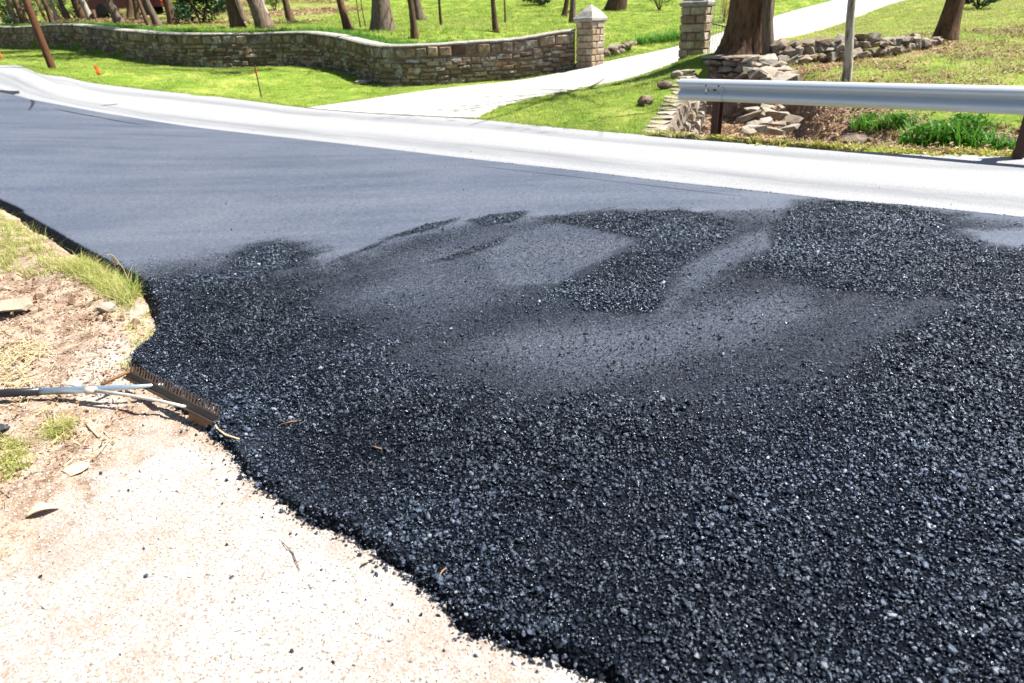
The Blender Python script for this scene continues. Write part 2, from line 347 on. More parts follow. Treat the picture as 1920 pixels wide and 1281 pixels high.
# foliage
M['grass'] = leafmat('grass_blades', [(.075, .155, .018), (.18, .27, .032), (.32, .38, .07), (.50, .49, .19)], .4)
M['lushgrass'] = leafmat('lush_grass', [(.03, .12, .010), (.075, .21, .018), (.15, .31, .03)], .35)
M['weed'] = leafmat('pale_weeds', [(.15, .21, .035), (.28, .31, .07), (.42, .39, .14), (.52, .46, .22)], .4)
M['yellowweed'] = leafmat('yellow_weeds', [(.20, .24, .03), (.36, .34, .06), (.46, .40, .10)], .4)
M['straw'] = leafmat('dry_straw', [(.30, .23, .12), (.44, .36, .21), (.54, .47, .32)], .2)
M['litter'] = leafmat('leaf_litter', [(.09, .045, .022), (.20, .11, .055), (.31, .20, .12), (.42, .31, .21)], .2)
M['leaf'] = leafmat('tree_leaf', [(.05, .11, .012), (.10, .18, .02), (.17, .24, .035)], .45)
M['darkleaf'] = leafmat('evergreen_leaf', [(.008, .03, .008), (.016, .05, .012), (.03, .075, .02)], .2)
M['paleleaf'] = leafmat('pale_leaf', [(.10, .16, .04), (.20, .26, .08), (.30, .33, .14)], .45)
M['goldleaf'] = leafmat('golden_leaf', [(.20, .20, .02), (.36, .30, .03), (.46, .36, .05)], .45)
# metal and paint
t = NT('galvanised'); p = t.co(); n = t.noise(t.co((1, 1, 30)), 6, 5, .6)
M['galv'] = t.out(t.mix(n, (.36, .385, .41), (.48, .50, .52)), t.math('ADD', t.math('MULTIPLY', t.noise(p, 30, 4), .16), .34), t.bump(t.noise(p, 60, 3), .08, .003), .2)
M['rustpost'] = plain('rust_brown_steel', (.055, .022, .014), .6, .3, .5, 30)
M['darkmetal'] = plain('dark_steel', (.03, .03, .033), .45, .7)
M['boltpale'] = plain('pale_bolt', (.62, .55, .42), .5, .2)
M['gate'] = plain('pale_gate_paint', (.50, .46, .36), .5, .2)
M['orange'] = plain('orange_plastic', (.75, .14, .02), .5)
M['red'] = plain('red_plastic', (.45, .03, .02), .5)
M['rod'] = plain('dark_red_rod', (.10, .03, .025), .5, .4)
M['carpaint'] = plain('dark_red_paint', (.085, .006, .008), .25, .1, .1); M['glass'] = plain('dark_glass', (.01, .011, .013), .08, 0, .1); M['rubber'] = plain('rubber', (.015, .015, .016), .8); M['lampglass'] = plain('lamp_glass', (.7, .68, .65), .2)
M['rake'] = plain('rusty_tarred_steel', (.09, .052, .03), .5, .4, .5, 18); M['rakerust'] = plain('orange_rust_blade', (.15, .07, .022), .6, .3, .7, 22)
M['raketar'] = plain('tar_caked_steel', (.028, .019, .014), .5, .3, .8, 14, .6); M['aluminium'] = plain('blue_aluminium', (.50, .62, .70), .3, .85, .15); M['grip'] = plain('black_grip', (.012, .012, .014), .35)
M['pipe'] = plain('scuffed_pipe', (.50, .46, .40), .45, .4, .4); M['wood'] = plain('dry_wood', (.42, .29, .17), .8, 0, .4, 25); M['driedleaf'] = plain('dried_leaf', (.50, .33, .20), .7, 0, .3, 30)
M['driedbark'] = plain('red_brown_bark', (.22, .11, .055), .8, 0, .4, 30); M['blackchunk'] = plain('black_chunk', (.02, .02, .023), .55, 0, .4, 12, .5); M['tar'] = plain('tar', (.012, .012, .014), .5)

# ------------------------------------------------------------------ road edges (world curves)
def G(px, py): q = place(px, py, raw=True); return (q.x, q.y, q.z)
A_pts = [G(0, 173), G(60, 187), G(130, 200), G(200, 213), G(270, 224), G(370, 239), G(480, 252), G(600, 265), G(750, 282), G(900, 300), G(1100, 322), G(1250, 340), G(1420, 358), G(1600, 378), G(1920, 407), (9.4, 1.5, 0), (14.5, -2.6, 0)]
B_pts = [G(0, 120), G(60, 130), G(120, 141), G(180, 154), G(300, 168), G(400, 178), G(480, 188), G(570, 199), G(700, 208), G(890, 220), G(1000, 231), G(1100, 240), G(1200, 248), G(1300, 256), G(1450, 268), G(1600, 278), G(1750, 286), G(1920, 291), (9.6, 5.4, 0), (16.6, -.6, 0)]
N_pts = [G(q[0], q[1]) for q in [(0, 372), (50, 400), (100, 428), (150, 457), (200, 483), (270, 522), (300, 560), (305, 600), (285, 635), (257, 660), (270, 690), (330, 735), (395, 795), (445, 838), (500, 892), (570, 945), (660, 985), (740, 1035), (830, 1098), (870, 1150), (940, 1180), (985, 1200), (1060, 1215), (1120, 1248), (1180, 1281)]]+[(.62, .78, 0), (2.2, -.8, 0), (5.5, -4.6, 0)]
def extend(L, tgt, n=4):                                            # carry the road on out of the picture to the left
    p0 = np.array(L[0]); d = p0-np.array(L[2]); d = d/np.linalg.norm(d[:2]); out = []
    for k in range(n, 0, -1): a = .10*k; q = p0[:2]+np.array([d[0]*math.cos(a)-d[1]*math.sin(a), d[0]*math.sin(a)+d[1]*math.cos(a)])*tgt*k; out.append((q[0], q[1], 0))
    return out+list(L)
A_pts = extend(A_pts, 5.); B_pts = extend(B_pts, 5.); N_pts = extend(N_pts, 5.)
A_ = catmull(np.array(A_pts)[:, :2], 700); B_ = catmull(np.array(B_pts)[:, :2], 700); N0_ = catmull(np.array(N_pts)[:, :2], 2400)
_w = np.where((N0_[:, 1] < 6.5) & (N0_[:, 1] > .5), 4., 1.); _cw = np.cumsum(_w); _t = np.interp(np.linspace(_cw[0], _cw[-1], 900), _cw, np.arange(2400)/2399.)
def at_t(L, t): k = t*(len(L)-1); return np.stack([np.interp(k, np.arange(len(L)), L[:, c]) for c in (0, 1)], 1)
N_ = at_t(N0_, _t); A2_ = at_t(A_, _t)
rag = np.array([noise.noise(Vector((p[0]*9, p[1]*9, 3)))+.9*noise.noise(Vector((p[0]*19, p[1]*19, 8))) for p in N_])
kk = 1-sstep(3.2, 4.2, N_[:, 1]); tn = np.gradient(N_, axis=0); tn /= np.linalg.norm(tn, axis=1)[:, None]; nn = np.stack([-tn[:, 1], tn[:, 0]], 1)  # left of travel (towards camera-right side is asphalt)
N_ = N_+nn*(rag*(.016*kk+.006)+rng.normal(0, .006, len(N_))*kk)[:, None]
ASPH = np.vstack([N_, A_[::-1]])
_nl = N_[(N_[:, 1] > -3) & (N_[:, 0] > -13)]; _al = A_[(A_[:, 1] > -3) & (A_[:, 0] > -13)]
AP = np.vstack([_nl, _al[::-3]])
sdA_grid = GridF(lambda P: sdf(P, AP), -10, 9, -1, 17, .045)
surf_grid = GridF(lambda P: surf(P, True), -10, 9, -1, 17, .2)
# zones of the fresh mat: loose (1), scuffed (.5)
def W(px): return np.array([atZ(*q)[:2] for q in px])
Z_loose = [W([(285, 525), (360, 512), (425, 506), (560, 516), (640, 560), (720, 625), (840, 700), (960, 720), (1150, 735), (1300, 740), (1480, 700), (1560, 640), (1690, 585), (1800, 560), (1990, 600), (2300, 800), (2300, 1500), (900, 1500), (600, 1100), (300, 800), (150, 650), (200, 540)]),
           W([(1019, 413), (1156, 399), (1297, 402), (1397, 412), (1390, 443), (1312, 487), (1266, 524), (1266, 577), (1219, 599), (1109, 590), (1031, 559), (1047, 534), (1200, 452), (1156, 440), (1062, 424)]),
           W([(1440, 415), (1510, 385), (1560, 376), (1680, 388), (1785, 407), (1780, 435), (1850, 468), (2000, 462), (2000, 610), (1800, 575), (1650, 560), (1500, 540), (1420, 520), (1360, 505), (1430, 470)]),
           W([(425, 506), (445, 475), (500, 457), (560, 462), (588, 478), (580, 498), (510, 514)])]
Z_streak = [W([(590, 508), (720, 458), (735, 447), (700, 462), (600, 503)]), W([(735, 448), (800, 424), (860, 412), (810, 434)]), W([(815, 493), (880, 468), (950, 447), (935, 462), (870, 486)]), W([(880, 415), (940, 402), (985, 400), (960, 420), (910, 428)])]
Z_mid = [W([(440, 520), (620, 500), (760, 450), (900, 420), (1000, 418), (1400, 400), (1700, 400), (1990, 430), (1990, 760), (1480, 800), (960, 800), (600, 720), (420, 600)])]
Z_scrape = [(W([(640, 560), (760, 485), (890, 432), (1000, 424), (1070, 440), (1030, 520), (940, 560), (800, 610)]), .26, .26), (W([(900, 480), (980, 436), (1040, 422), (1062, 425), (1156, 441), (1198, 452), (1047, 533), (950, 540)]), .17, .035), (W([(1290, 500), (1392, 446), (1440, 425), (1450, 465), (1380, 500), (1300, 550), (1240, 590), (1262, 540)]), .16, .07), (W([(880, 655), (1000, 610), (1220, 605), (1330, 560), (1480, 545), (1540, 590), (1420, 650), (1180, 690), (960, 690)]), .22, .22), (W([(1800, 430), (1990, 430), (1990, 468), (1860, 465)]), .0, .08)]
def loose_val(P):
    L = np.zeros(len(P)); soft = .05+.04*np.hypot(P[:, 0], P[:, 1])/4
    nz = vnoise(P, 5.0, 2.)*.10+vnoise(P, 17., 5.)*.05
    for z in Z_mid: L = np.maximum(L, .50*(1-sstep(-2.6*soft, 2*soft, sdf(P, z)+nz)))
    for z, sw in zip(Z_loose, (6.5, 1.7, 2.0, 2.0)): L = np.maximum(L, 1-sstep(-1.1*sw*soft, sw*soft, sdf(P, z)+nz))
    for z, v, sw in Z_scrape: k = 1-sstep(-sw, sw, sdf(P, z)+.45*nz); L = L+(np.minimum(L, v)-L)*k
    for z in Z_streak: L = np.maximum(L, .62*(1-sstep(-.03, .05, sdf(P, z)+.3*nz)))
    st = P@np.array([[.80, .60], [-.60, .80]]).T; L = L-(.30*np.clip(vnoise(st*np.array([.5, 1.6]), 1.5, 9.)+.1, 0, 1)+.16*np.clip(vnoise(st*np.array([.35, 2.2]), 3., 3.), 0, 1))*np.clip((L-.15)*1.6, 0, 1)
    return np.clip(L, 0, 1)
def bumpz(P, L): return L*(.010+.020*vnoise(P, 1.9, 1.)+.011*vnoise(P, 6.5, 4.))

# ------------------------------------------------------------------ structure: ground sheet
gx = np.r_[-np.geomspace(600, 46, 22), np.arange(-44, -9, .4), np.arange(-9, 16, .22), np.arange(16, 34, .5), np.geomspace(35, 600, 24)]
gy = np.r_[-np.geomspace(300, 8, 16), np.arange(-7, 8, .5), np.arange(8, 30, .22), np.arange(30, 66, .5), np.geomspace(67, 700, 26)]
X, Y = np.meshgrid(gx, gy); P = np.stack([X.ravel(), Y.ravel()], 1)
near = (np.abs(P[:, 0]) < 45) & (P[:, 1] > -8) & (P[:, 1] < 70)
Zg = surf(np.clip(P, [-75, -12], [75, 110]))-.05
DRV_R = np.array([atZ(890, 219)[:2], atY(940, 200, 15.4)[:2], atY(1000, 181, 16.1)[:2], atY(1100, 161, 17.1)[:2], atY(1200, 141, 17.7)[:2], atY(1276, 122, 18.2)[:2], (5.1, 19.4), (6.3, 20.5), atY(1450, 73, 22)[:2], atY(1560, 40, 26)[:2], atY(1690, 0, 32)[:2], (27, 41)])
DRV_L = np.array([atZ(572, 199, .04)[:2], atY(680, 189, 18.1)[:2], atY(800, 169, 19.4)[:2], atY(880, 158, 20.2)[:2], atY(940, 151, 20.6)[:2], atY(1078, 128, 21.2)[:2], atY(1135, 115, 22.2)[:2], *DL[1:, :2], (26, 50)])
dR = catmull(DRV_R, 120); dL = catmull(DRV_L, 120)
ROADP = np.vstack([B_, N_[::-1]]); DRVP = np.vstack([dR, dL[::-1]])
under = np.maximum(1-sstep(-.4, -.1, sdf(P, ROADP[::4])), 1-sstep(-.5, -.1, sdf(P, DRVP)))
VERG = np.vstack([N_[N_[:, 0] > -9.5], [(5.5, -6)], [(-9.5, -6)], [(-9.5, 11.5)]])
under = np.maximum(under, 1-sstep(0, .5, sdf(P, np.vstack([N_[60::3], A_[::-6]]))))
under = np.maximum(under, 1-sstep(-.5, -.1, sdf(P, np.vstack([VERG[:-3:3], VERG[-3:]]))))
Zg -= .16*under
Zg += .03*vnoise(P*near[:, None], .9)*near*(1-under)+.02*vnoise(P*near[:, None], 3.)*near*(1-under)
nx, ny = len(gx), len(gy)
idx = np.arange(nx*ny).reshape(ny, nx)
F = np.stack([idx[:-1, :-1], idx[:-1, 1:], idx[1:, 1:], idx[1:, :-1]], -1).reshape(-1, 4)
ground = mk('ground', np.c_[P, Zg], F, M['lawn'], smooth=True); tag(ground, 'green lawn and leaf-strewn banks beyond the road', 'ground', kind='structure')
s_ = (P-GUT_O)@g_; t_ = (P-GUT_O)@gn
bare = np.zeros(len(P)); bare = np.maximum(bare, .95*(ditch(P) > .15)); bare = np.maximum(bare, .36*(sstep(4.3, 5.2, P[:, 0])*(1-sstep(17, 20, P[:, 1]))*sstep(0, .3, t_)))
bare = np.maximum(bare, .75*np.exp(-(pdist(P, np.array([atY(1480, 118, 15.3)[:2], atY(1620, 112, 15.7)[:2], atY(1730, 92, 16.6)[:2], atY(1790, 85, 17)[:2]]))/.8)**2))
bare = np.maximum(bare, .46*((P[:, 0] < -9) & (P[:, 1] > 34))*(1-sstep(46, 60, P[:, 1])*.3)*sstep(33, 40, P[:, 1]))
bare = np.maximum(bare, .8*np.exp(-(pdist(P, np.array([atY(510, 32, 42)[:2], atY(640, 12, 46)[:2]]))/1.6)**2))
fattr(ground.data, 'bare', bare)

def strip(name, a, b, off, mat, rows=30, skirt=.1, label=None, cat=None):
    n = len(a); T = np.linspace(0, 1, rows); V = (a[:, None]*(1-T)[None, :, None]+b[:, None]*T[None, :, None]).reshape(-1, 2)
    Zs = surf(V, True)+off; V3 = np.c_[V, Zs].reshape(n, rows, 3)
    lo0 = V3[:, :1].copy(); lo0[..., 2] -= skirt; lo1 = V3[:, -1:].copy(); lo1[..., 2] -= skirt
    V3 = np.concatenate([lo0, V3, lo1], 1); r2 = rows+2
    idx = np.arange(n*r2).reshape(n, r2); F = np.stack([idx[:-1, :-1], idx[1:, :-1], idx[1:, 1:], idx[:-1, 1:]], -1).reshape(-1, 4)
    o = mk(name, V3.reshape(-1, 3), F, mat, smooth=True)
    s = np.r_[0, np.cumsum(np.linalg.norm(np.diff(.5*(a+b), axis=0), axis=1))]
    U = np.zeros((n, r2, 2)); U[..., 0] = s[:, None]; U[..., 1] = np.r_[0, T, 1][None]
    uv = o.data.uv_layers.new(name='UVMap'); li = np.empty(len(o.data.loops), int); o.data.loops.foreach_get('vertex_index', li)
    uv.data.foreach_set('uv', U.reshape(-1, 2)[li].ravel().astype(np.float32))
    return tag(o, label, cat, kind='structure')
old = strip('road', A_[::2], B_[::2], -.035, M['old_road'], 24, .12, 'pale worn older lane of the road', 'road')
drv = strip('driveway', dR, dL, -.022, M['concrete'], 16, .12, 'pale concrete driveway running through the gate pillars', 'driveway')

# fresh mat as one sheet with a sloped, ragged edge
rows = 64; T = np.linspace(0, 1, rows)**1.25
V = (N_[:, None]*(1-T)[None, :, None]+A2_[:, None]*T[None, :, None])
flat = V.reshape(-1, 2); L = np.zeros(len(flat)); vis = (flat[:, 1] < 9.6) & (flat[:, 1] > .4) & (np.abs(flat[:, 0]) < 8)
L[vis] = loose_val(flat[vis]); zz = surf(flat, True); zz[vis] += bumpz(flat[vis], L[vis])
V3 = np.c_[flat, zz].reshape(len(N_), rows, 3); L = L.reshape(len(N_), rows)
low_edge = (1-sstep(3.3, 4.3, N_[:, 1]))
outs = []; Ls = []
for off, dz in ((.10, -.16), (.045, -.05), (.015, -.012)):
    q = V3[:, 0].copy(); k = 1-.45*low_edge; q[:, :2] -= nn*-1*0; q[:, :2] += (V3[:, 0, :2]-V3[:, 3, :2])/np.linalg.norm(V3[:, 0, :2]-V3[:, 3, :2], axis=1)[:, None]*(off*k)[:, None]
    q[:, 2] += dz*(1-.3*low_edge); outs.append(q[:, None]); Ls.append(np.maximum(L[:, :1], .8))
endq = V3[:, -1:].copy(); endq[..., 2] -= .12
V3 = np.concatenate(outs+[V3, endq], 1); L = np.concatenate(Ls+[L, L[:, -1:]], 1); r2 = V3.shape[1]
idx = np.arange(len(N_)*r2).reshape(len(N_), r2); F = np.stack([idx[:-1, :-1], idx[1:, :-1], idx[1:, 1:], idx[:-1, 1:]], -1).reshape(-1, 4)
mat_ = mk('asphalt_lane', V3.reshape(-1, 3), F, M['asphalt'], smooth=True); fattr(mat_.data, 'loose', L.ravel())
tag(mat_, 'fresh dark asphalt lane, rolled smooth far off and loose nearby', 'road', kind='structure')

def ribbon(name, pxs, wd, off, mat, parent=None):                    # a thin mark lying on the road
    c = catmull(np.array([G(*q)[:2] for q in pxs]), 60); tg = np.gradient(c, axis=0); tg /= np.linalg.norm(tg, axis=1)[:, None]; nr = np.stack([-tg[:, 1], tg[:, 0]], 1); h = wd/2*np.minimum(1, np.minimum(np.arange(60), np.arange(60)[::-1])/8+.15)*(1+.5*vnoise(c, 3.))
    v = np.vstack([c+nr*h[:, None], c-nr*h[:, None]]); return mk(name, np.c_[v, surf(v, True)+off], [(i, i+1, 61+i, 60+i) for i in range(59)], mat, parent)
ribbon('seam', [(58, 187), (62, 192), (60, 199), (54, 207)], .05, .005, M['tar'], mat_)
ribbon('seam', [(104, 205), (150, 214), (200, 223), (280, 236)], .035, .005, M['tar'], mat_); ribbon('seam', [(880, 310), (1050, 329), (1250, 352), (1420, 372)], .010, .005, M['tar'], mat_)
ribbon('tar_patch', [(-30, 167), (0, 170), (22, 172), (36, 172)], .35, -.030, M['tar'], old); ribbon('crack', [(190, 195), (205, 194), (222, 192)], .05, -.030, M['tar'], old)
# near roadside: soil and pale gravel
gx = np.arange(-9.3, 2.6, .03); gy = np.arange(-.6, 11.2, .03); X, Y = np.meshgrid(gx, gy); P = np.stack([X.ravel(), Y.ravel()], 1)
sd = sdA_grid(P); keep = (sd > -.10) & (P[:, 0] < 2.6)
keep &= ~((P[:, 1] > 5.0) & (P[:, 0] > -2.4)) & ~((P[:, 0] > .9) & (P[:, 1] > 1.2)) & ~((P[:, 1] < 11.2) & (P[:, 0]+9.6+0*P[:, 1] < 0))
Zs = np.full(len(P), 0.); Zs[keep] = surf_grid(P[keep])
low_e = 1-sstep(2.7, 4.0, P[:, 1])
hump = np.zeros(len(P)); kp = np.where(keep)[0]
hump[kp] = .022*vnoise(P[kp], 2.1)+.014*vnoise(P[kp], 7., 3.)+.008*vnoise(P[kp], 22., 6.)
GRAV = W([(-300, 1120), (0, 1010), (70, 930), (170, 870), (215, 800), (290, 765), (380, 790), (600, 900), (1300, 1200), (1300, 1900), (-300, 1900)])
gv = 1-sstep(-.55, .3, sdf(P, GRAV)); gv = np.maximum(gv, .62*(1-sstep(-.1, .2, sdf(P, W([(120, 720), (150, 640), (220, 610), (265, 640), (240, 700), (200, 760)])))))
Zs += -.10+.066*low_e+hump*(1-.75*gv)+.05*np.exp(-((sd-.32)/.2)**2)*(1-low_e)
Zs -= .10*(sd < -.06)
ix = np.full(len(P), -1); ix[kp] = np.arange(len(kp)); I = ix.reshape(X.shape)
F = np.stack([I[:-1, :-1], I[:-1, 1:], I[1:, 1:], I[1:, :-1]], -1).reshape(-1, 4); F = F[(F >= 0).all(1)]
verge = mk('roadside_soil', np.c_[P[kp], Zs[kp]], F, M['verge'], smooth=True); fattr(verge.data, 'gravel', gv[kp]); tag(verge, 'tan soil and pale gravel shoulder at lower left', 'soil', kind='structure')
VZ = np.where(keep, Zs, np.nan).reshape(X.shape)
def vergez(p):
    i = np.clip(((p[:, 1]-gy[0])/.03).round().astype(int), 0, len(gy)-1); j = np.clip(((p[:, 0]-gx[0])/.03).round().astype(int), 0, len(gx)-1)
    return VZ[i, j]

# ------------------------------------------------------------------ scattering of uncountable stuff
def scatter(name, P, rot, scl, idx, protos, label, cat, tone=None):
    col = bpy.data.collections.new(name+'_source')
    for i, me in enumerate(protos):
        q = bpy.data.objects.new('%s_%03d' % (me.name, i), me); col.objects.link(q)
    me = bpy.data.meshes.new(name); me.vertices.add(len(P)); me.vertices.foreach_set('co', np.asarray(P, np.float32).ravel())
    a = me.attributes.new('rot', 'FLOAT_VECTOR', 'POINT'); a.data.foreach_set('vector', np.asarray(rot, np.float32).ravel())
    a = me.attributes.new('scl', 'FLOAT_VECTOR', 'POINT'); s3 = np.asarray(scl, np.float32); s3 = np.repeat(s3[:, None], 3, 1) if s3.ndim == 1 else s3
    a.data.foreach_set('vector', s3.ravel())
    if tone is not None: a = me.attributes.new('tone', 'FLOAT', 'POINT'); a.data.foreach_set('value', np.asarray(tone, np.float32))
    a = me.attributes.new('idx', 'INT', 'POINT'); a.data.foreach_set('value', np.asarray(idx, np.int32))
    o = bpy.data.objects.new(name, me); C.objects.link(o)
    g = bpy.data.node_groups.new(name, 'GeometryNodeTree'); g.interface.new_socket('Geometry', in_out='INPUT', socket_type='NodeSocketGeometry'); g.interface.new_socket('Geometry', in_out='OUTPUT', socket_type='NodeSocketGeometry')
    N = g.nodes; i0 = N.new('NodeGroupInput'); o0 = N.new('NodeGroupOutput'); ip = N.new('GeometryNodeInstanceOnPoints'); ci = N.new('GeometryNodeCollectionInfo')
    ci.inputs['Collection'].default_value = col; ci.inputs['Separate Children'].default_value = True; ci.inputs['Reset Children'].default_value = True
    def na(nm, ty): q = N.new('GeometryNodeInputNamedAttribute'); q.data_type = ty; q.inputs['Name'].default_value = nm; return [x for x in q.outputs if x.enabled and x.name == 'Attribute'][0]
    g.links.new(i0.outputs[0], ip.inputs['Points']); g.links.new(ci.outputs[0], ip.inputs['Instance']); ip.inputs['Pick Instance'].default_value = True
    g.links.new(na('idx', 'INT'), ip.inputs['Instance Index']); er = N.new('FunctionNodeEulerToRotation'); g.links.new(na('rot', 'FLOAT_VECTOR'), er.inputs[0]); g.links.new(er.outputs[0], ip.inputs['Rotation']); g.links.new(na('scl', 'FLOAT_VECTOR'), ip.inputs['Scale'])
    g.links.new(ip.outputs[0], o0.inputs[0])
    md = o.modifiers.new('scatter', 'NODES'); md.node_group = g
    return tag(o, label, cat, kind='stuff')
def rocks(n, mat, seed=0, flat=1.):
    out = []; phi = (1+5**.5)/2
    base = np.array([(-1, phi, 0), (1, phi, 0), (-1, -phi, 0), (1, -phi, 0), (0, -1, phi), (0, 1, phi), (0, -1, -phi), (0, 1, -phi), (phi, 0, -1), (phi, 0, 1), (-phi, 0, -1), (-phi, 0, 1)]); base /= np.linalg.norm(base[0])
    fc = [(0, 11, 5), (0, 5, 1), (0, 1, 7), (0, 7, 10), (0, 10, 11), (1, 5, 9), (5, 11, 4), (11, 10, 2), (10, 7, 6), (7, 1, 8), (3, 9, 4), (3, 4, 2), (3, 2, 6), (3, 6, 8), (3, 8, 9), (4, 9, 5), (2, 4, 11), (6, 2, 10), (8, 6, 7), (9, 8, 1)]
    q = np.random.default_rng(seed)
    for i in range(n):
        v = base*q.uniform(.72, 1.18, (12, 1))*np.array([q.uniform(.9, 1.3), q.uniform(.75, 1.), q.uniform(.6, .9)*flat]); mb = MB(); mb.add(v, fc); out.append(mb.mesh('grain', mat))
    return out
# loose asphalt grains
n = 1080000; P = np.c_[rng.uniform(-3.2, 6.2, n), rng.uniform(.75, 9.6, n)]
d = np.hypot(P[:, 0], P[:, 1]); ok = np.abs(P[:, 0]) < .98*P[:, 1]+.75
ok &= rng.random(n) < np.clip(1.15-.085*(d-2.5), .42, 1); P = P[ok]; d = d[ok]
sdA = sdA_grid(P); ok = sdA < .055; P = P[ok]; d = d[ok]; sdA = sdA[ok]
L = loose_val(P); hard = np.clip((L-.38)/.5, 0, 1)
fr = pdist(P, np.vstack([Z_loose[1], Z_loose[1][:1]])); fr = np.minimum(fr, pdist(P, np.vstack([Z_loose[2], Z_loose[2][:1]]))); fr = np.minimum(fr, pdist(P, Z_loose[3], True))
pr = .95*hard+.62*np.clip(L/.42, 0, 1)*(1-hard)+.004+.05*np.exp(-fr/.22)*(L < .3)
pr = np.where(sdA > -.04, np.where(P[:, 1] < 4.6, .95, .45)*np.clip(1-sdA/.06, 0, 1), pr)
ok = rng.random(len(P)) < pr; P = P[ok]; L = L[ok]; d = d[ok]; sdA = sdA[ok]
size = np.exp(rng.normal(math.log(.0037), .52, len(P)))*(.82+.35*np.clip(vnoise(P, 1.3, 3.)+.4, 0, 1.2))*(1+.04*np.clip(P[:, 0], 0, 3))*np.where(L < .5, .56, 1)
size = np.clip(size, .0022, .0145)
z = surf_grid(P)+bumpz(P, L)+size*rng.uniform(-.15, .75, len(P))*np.where(L > .5, 1, .9); z = z+np.where(P[:, 1] < 4, np.interp(sdA, [0, .008, .025, .05], [.004, -.002, -.026, -.032]), np.interp(sdA, [0, .015, .045, .07], [.002, -.01, -.048, -.08]))
relief_shade = np.zeros(len(P))                                             # blacker zones painted into the grain colour, imitating shading of surface relief
for zp in (W([(520, 800), (760, 740), (1000, 750), (1340, 760), (1330, 840), (1000, 900), (700, 900), (560, 870)]), W([(300, 530), (560, 530), (640, 640), (420, 720), (300, 660)]), W([(1450, 640), (1700, 600), (1920, 640), (1920, 760), (1600, 740)]), W([(1700, 470), (1920, 500), (1920, 580), (1750, 540)]), W([(1100, 1100), (1500, 1150), (1500, 1281), (1150, 1260)])):
    relief_shade = np.maximum(relief_shade, 1-sstep(-.22, .25, sdf(P, zp)+.12*vnoise(P, 2.5, 6.)))
tone = np.clip(1.15+.75*vnoise(P, 1.1, 12.)+.45*vnoise(P@np.array([[.8, .6], [-.6, .8]]).T*np.array([.5, 1.7]), 2.2, 4.), .35, 2.4)*(1-.68*relief_shade)
scatter('asphalt_grains', np.c_[P, z], rng.uniform(-1, 1, (len(P), 3))*np.array([.7, .7, 3.14]), size, rng.integers(0, 8, len(P)), rocks(8, M['grain'], 3), 'loose coarse black asphalt grains strewn over the fresh lane', 'asphalt grains', tone)
NG = len(P)
# spilled grains on gravel next to the edge and on the pale lane
n = 26000; P = np.c_[rng.uniform(-2.2, 1.6, n), rng.uniform(.7, 3.9, n)]; sdA = sdA_grid(P); ok = (sdA > 0) & (rng.random(n) < np.exp(-sdA/.035)*.9+.004); P = P[ok]; z1 = vergez(P); g1 = ~np.isnan(z1); P = P[g1]; z1 = z1[g1]
n = 4000; Q = np.c_[rng.uniform(-8, 7.5, n), rng.uniform(4.5, 16, n)]; sdA = sdA_grid(Q); ok = (sdA > 0) & (rng.random(n) < np.exp(-sdA/.22)*.5) & inpoly(Q, np.vstack([A_[::4], B_[::-4]])); Q = Q[ok]; z2 = surf(Q, True)-.03
S = np.vstack([np.c_[P, z1+.003], np.c_[Q, z2]]); sz = np.clip(np.exp(rng.normal(math.log(.0058), .3, len(S))), .003, .012)
scatter('spilled_grains', S, rng.uniform(-3, 3, (len(S), 3)), sz, rng.integers(0, 8, len(S)), rocks(8, M['grain'], 4), 'black asphalt crumbs spilled along the edges of the fresh lane', 'asphalt crumbs', np.ones(len(S)))
# pebbles of the shoulder
t = NT('pebble'); r = t.orand(); pebm = t.out(t.ramp(r, [(0, (.22, .18, .15)), (.15, (.38, .33, .28)), (.55, (.52, .48, .43)), (.85, (.62, .59, .55)), (.93, (.42, .28, .16)), (1, (.2, .2, .21))]), .85, spec=.2)
n = 70000; P = np.c_[rng.uniform(-3.6, 1.4, n), rng.uniform(.7, 4.4, n)]; z = vergez(P); ok = ~np.isnan(z) & (sdA_grid(P) > .0) & (np.abs(P[:, 0]) < .95*P[:, 1]+.6); P = P[ok]; z = z[ok]
ok = rng.random(len(P)) < .35+.65*(1-sstep(-.2, .3, sdf(P, GRAV))); P = P[ok]; z = z[ok]
sz = np.clip(np.exp(rng.normal(math.log(.0030), .42, len(P))), .0015, .011)
scatter('gravel', np.c_[P, z+sz*.2], rng.uniform(-3, 3, (len(P), 3)), sz, rng.integers(0, 8, len(P)), rocks(8, pebm, 5, .8), 'pale crushed gravel on the shoulder at lower left', 'gravel')

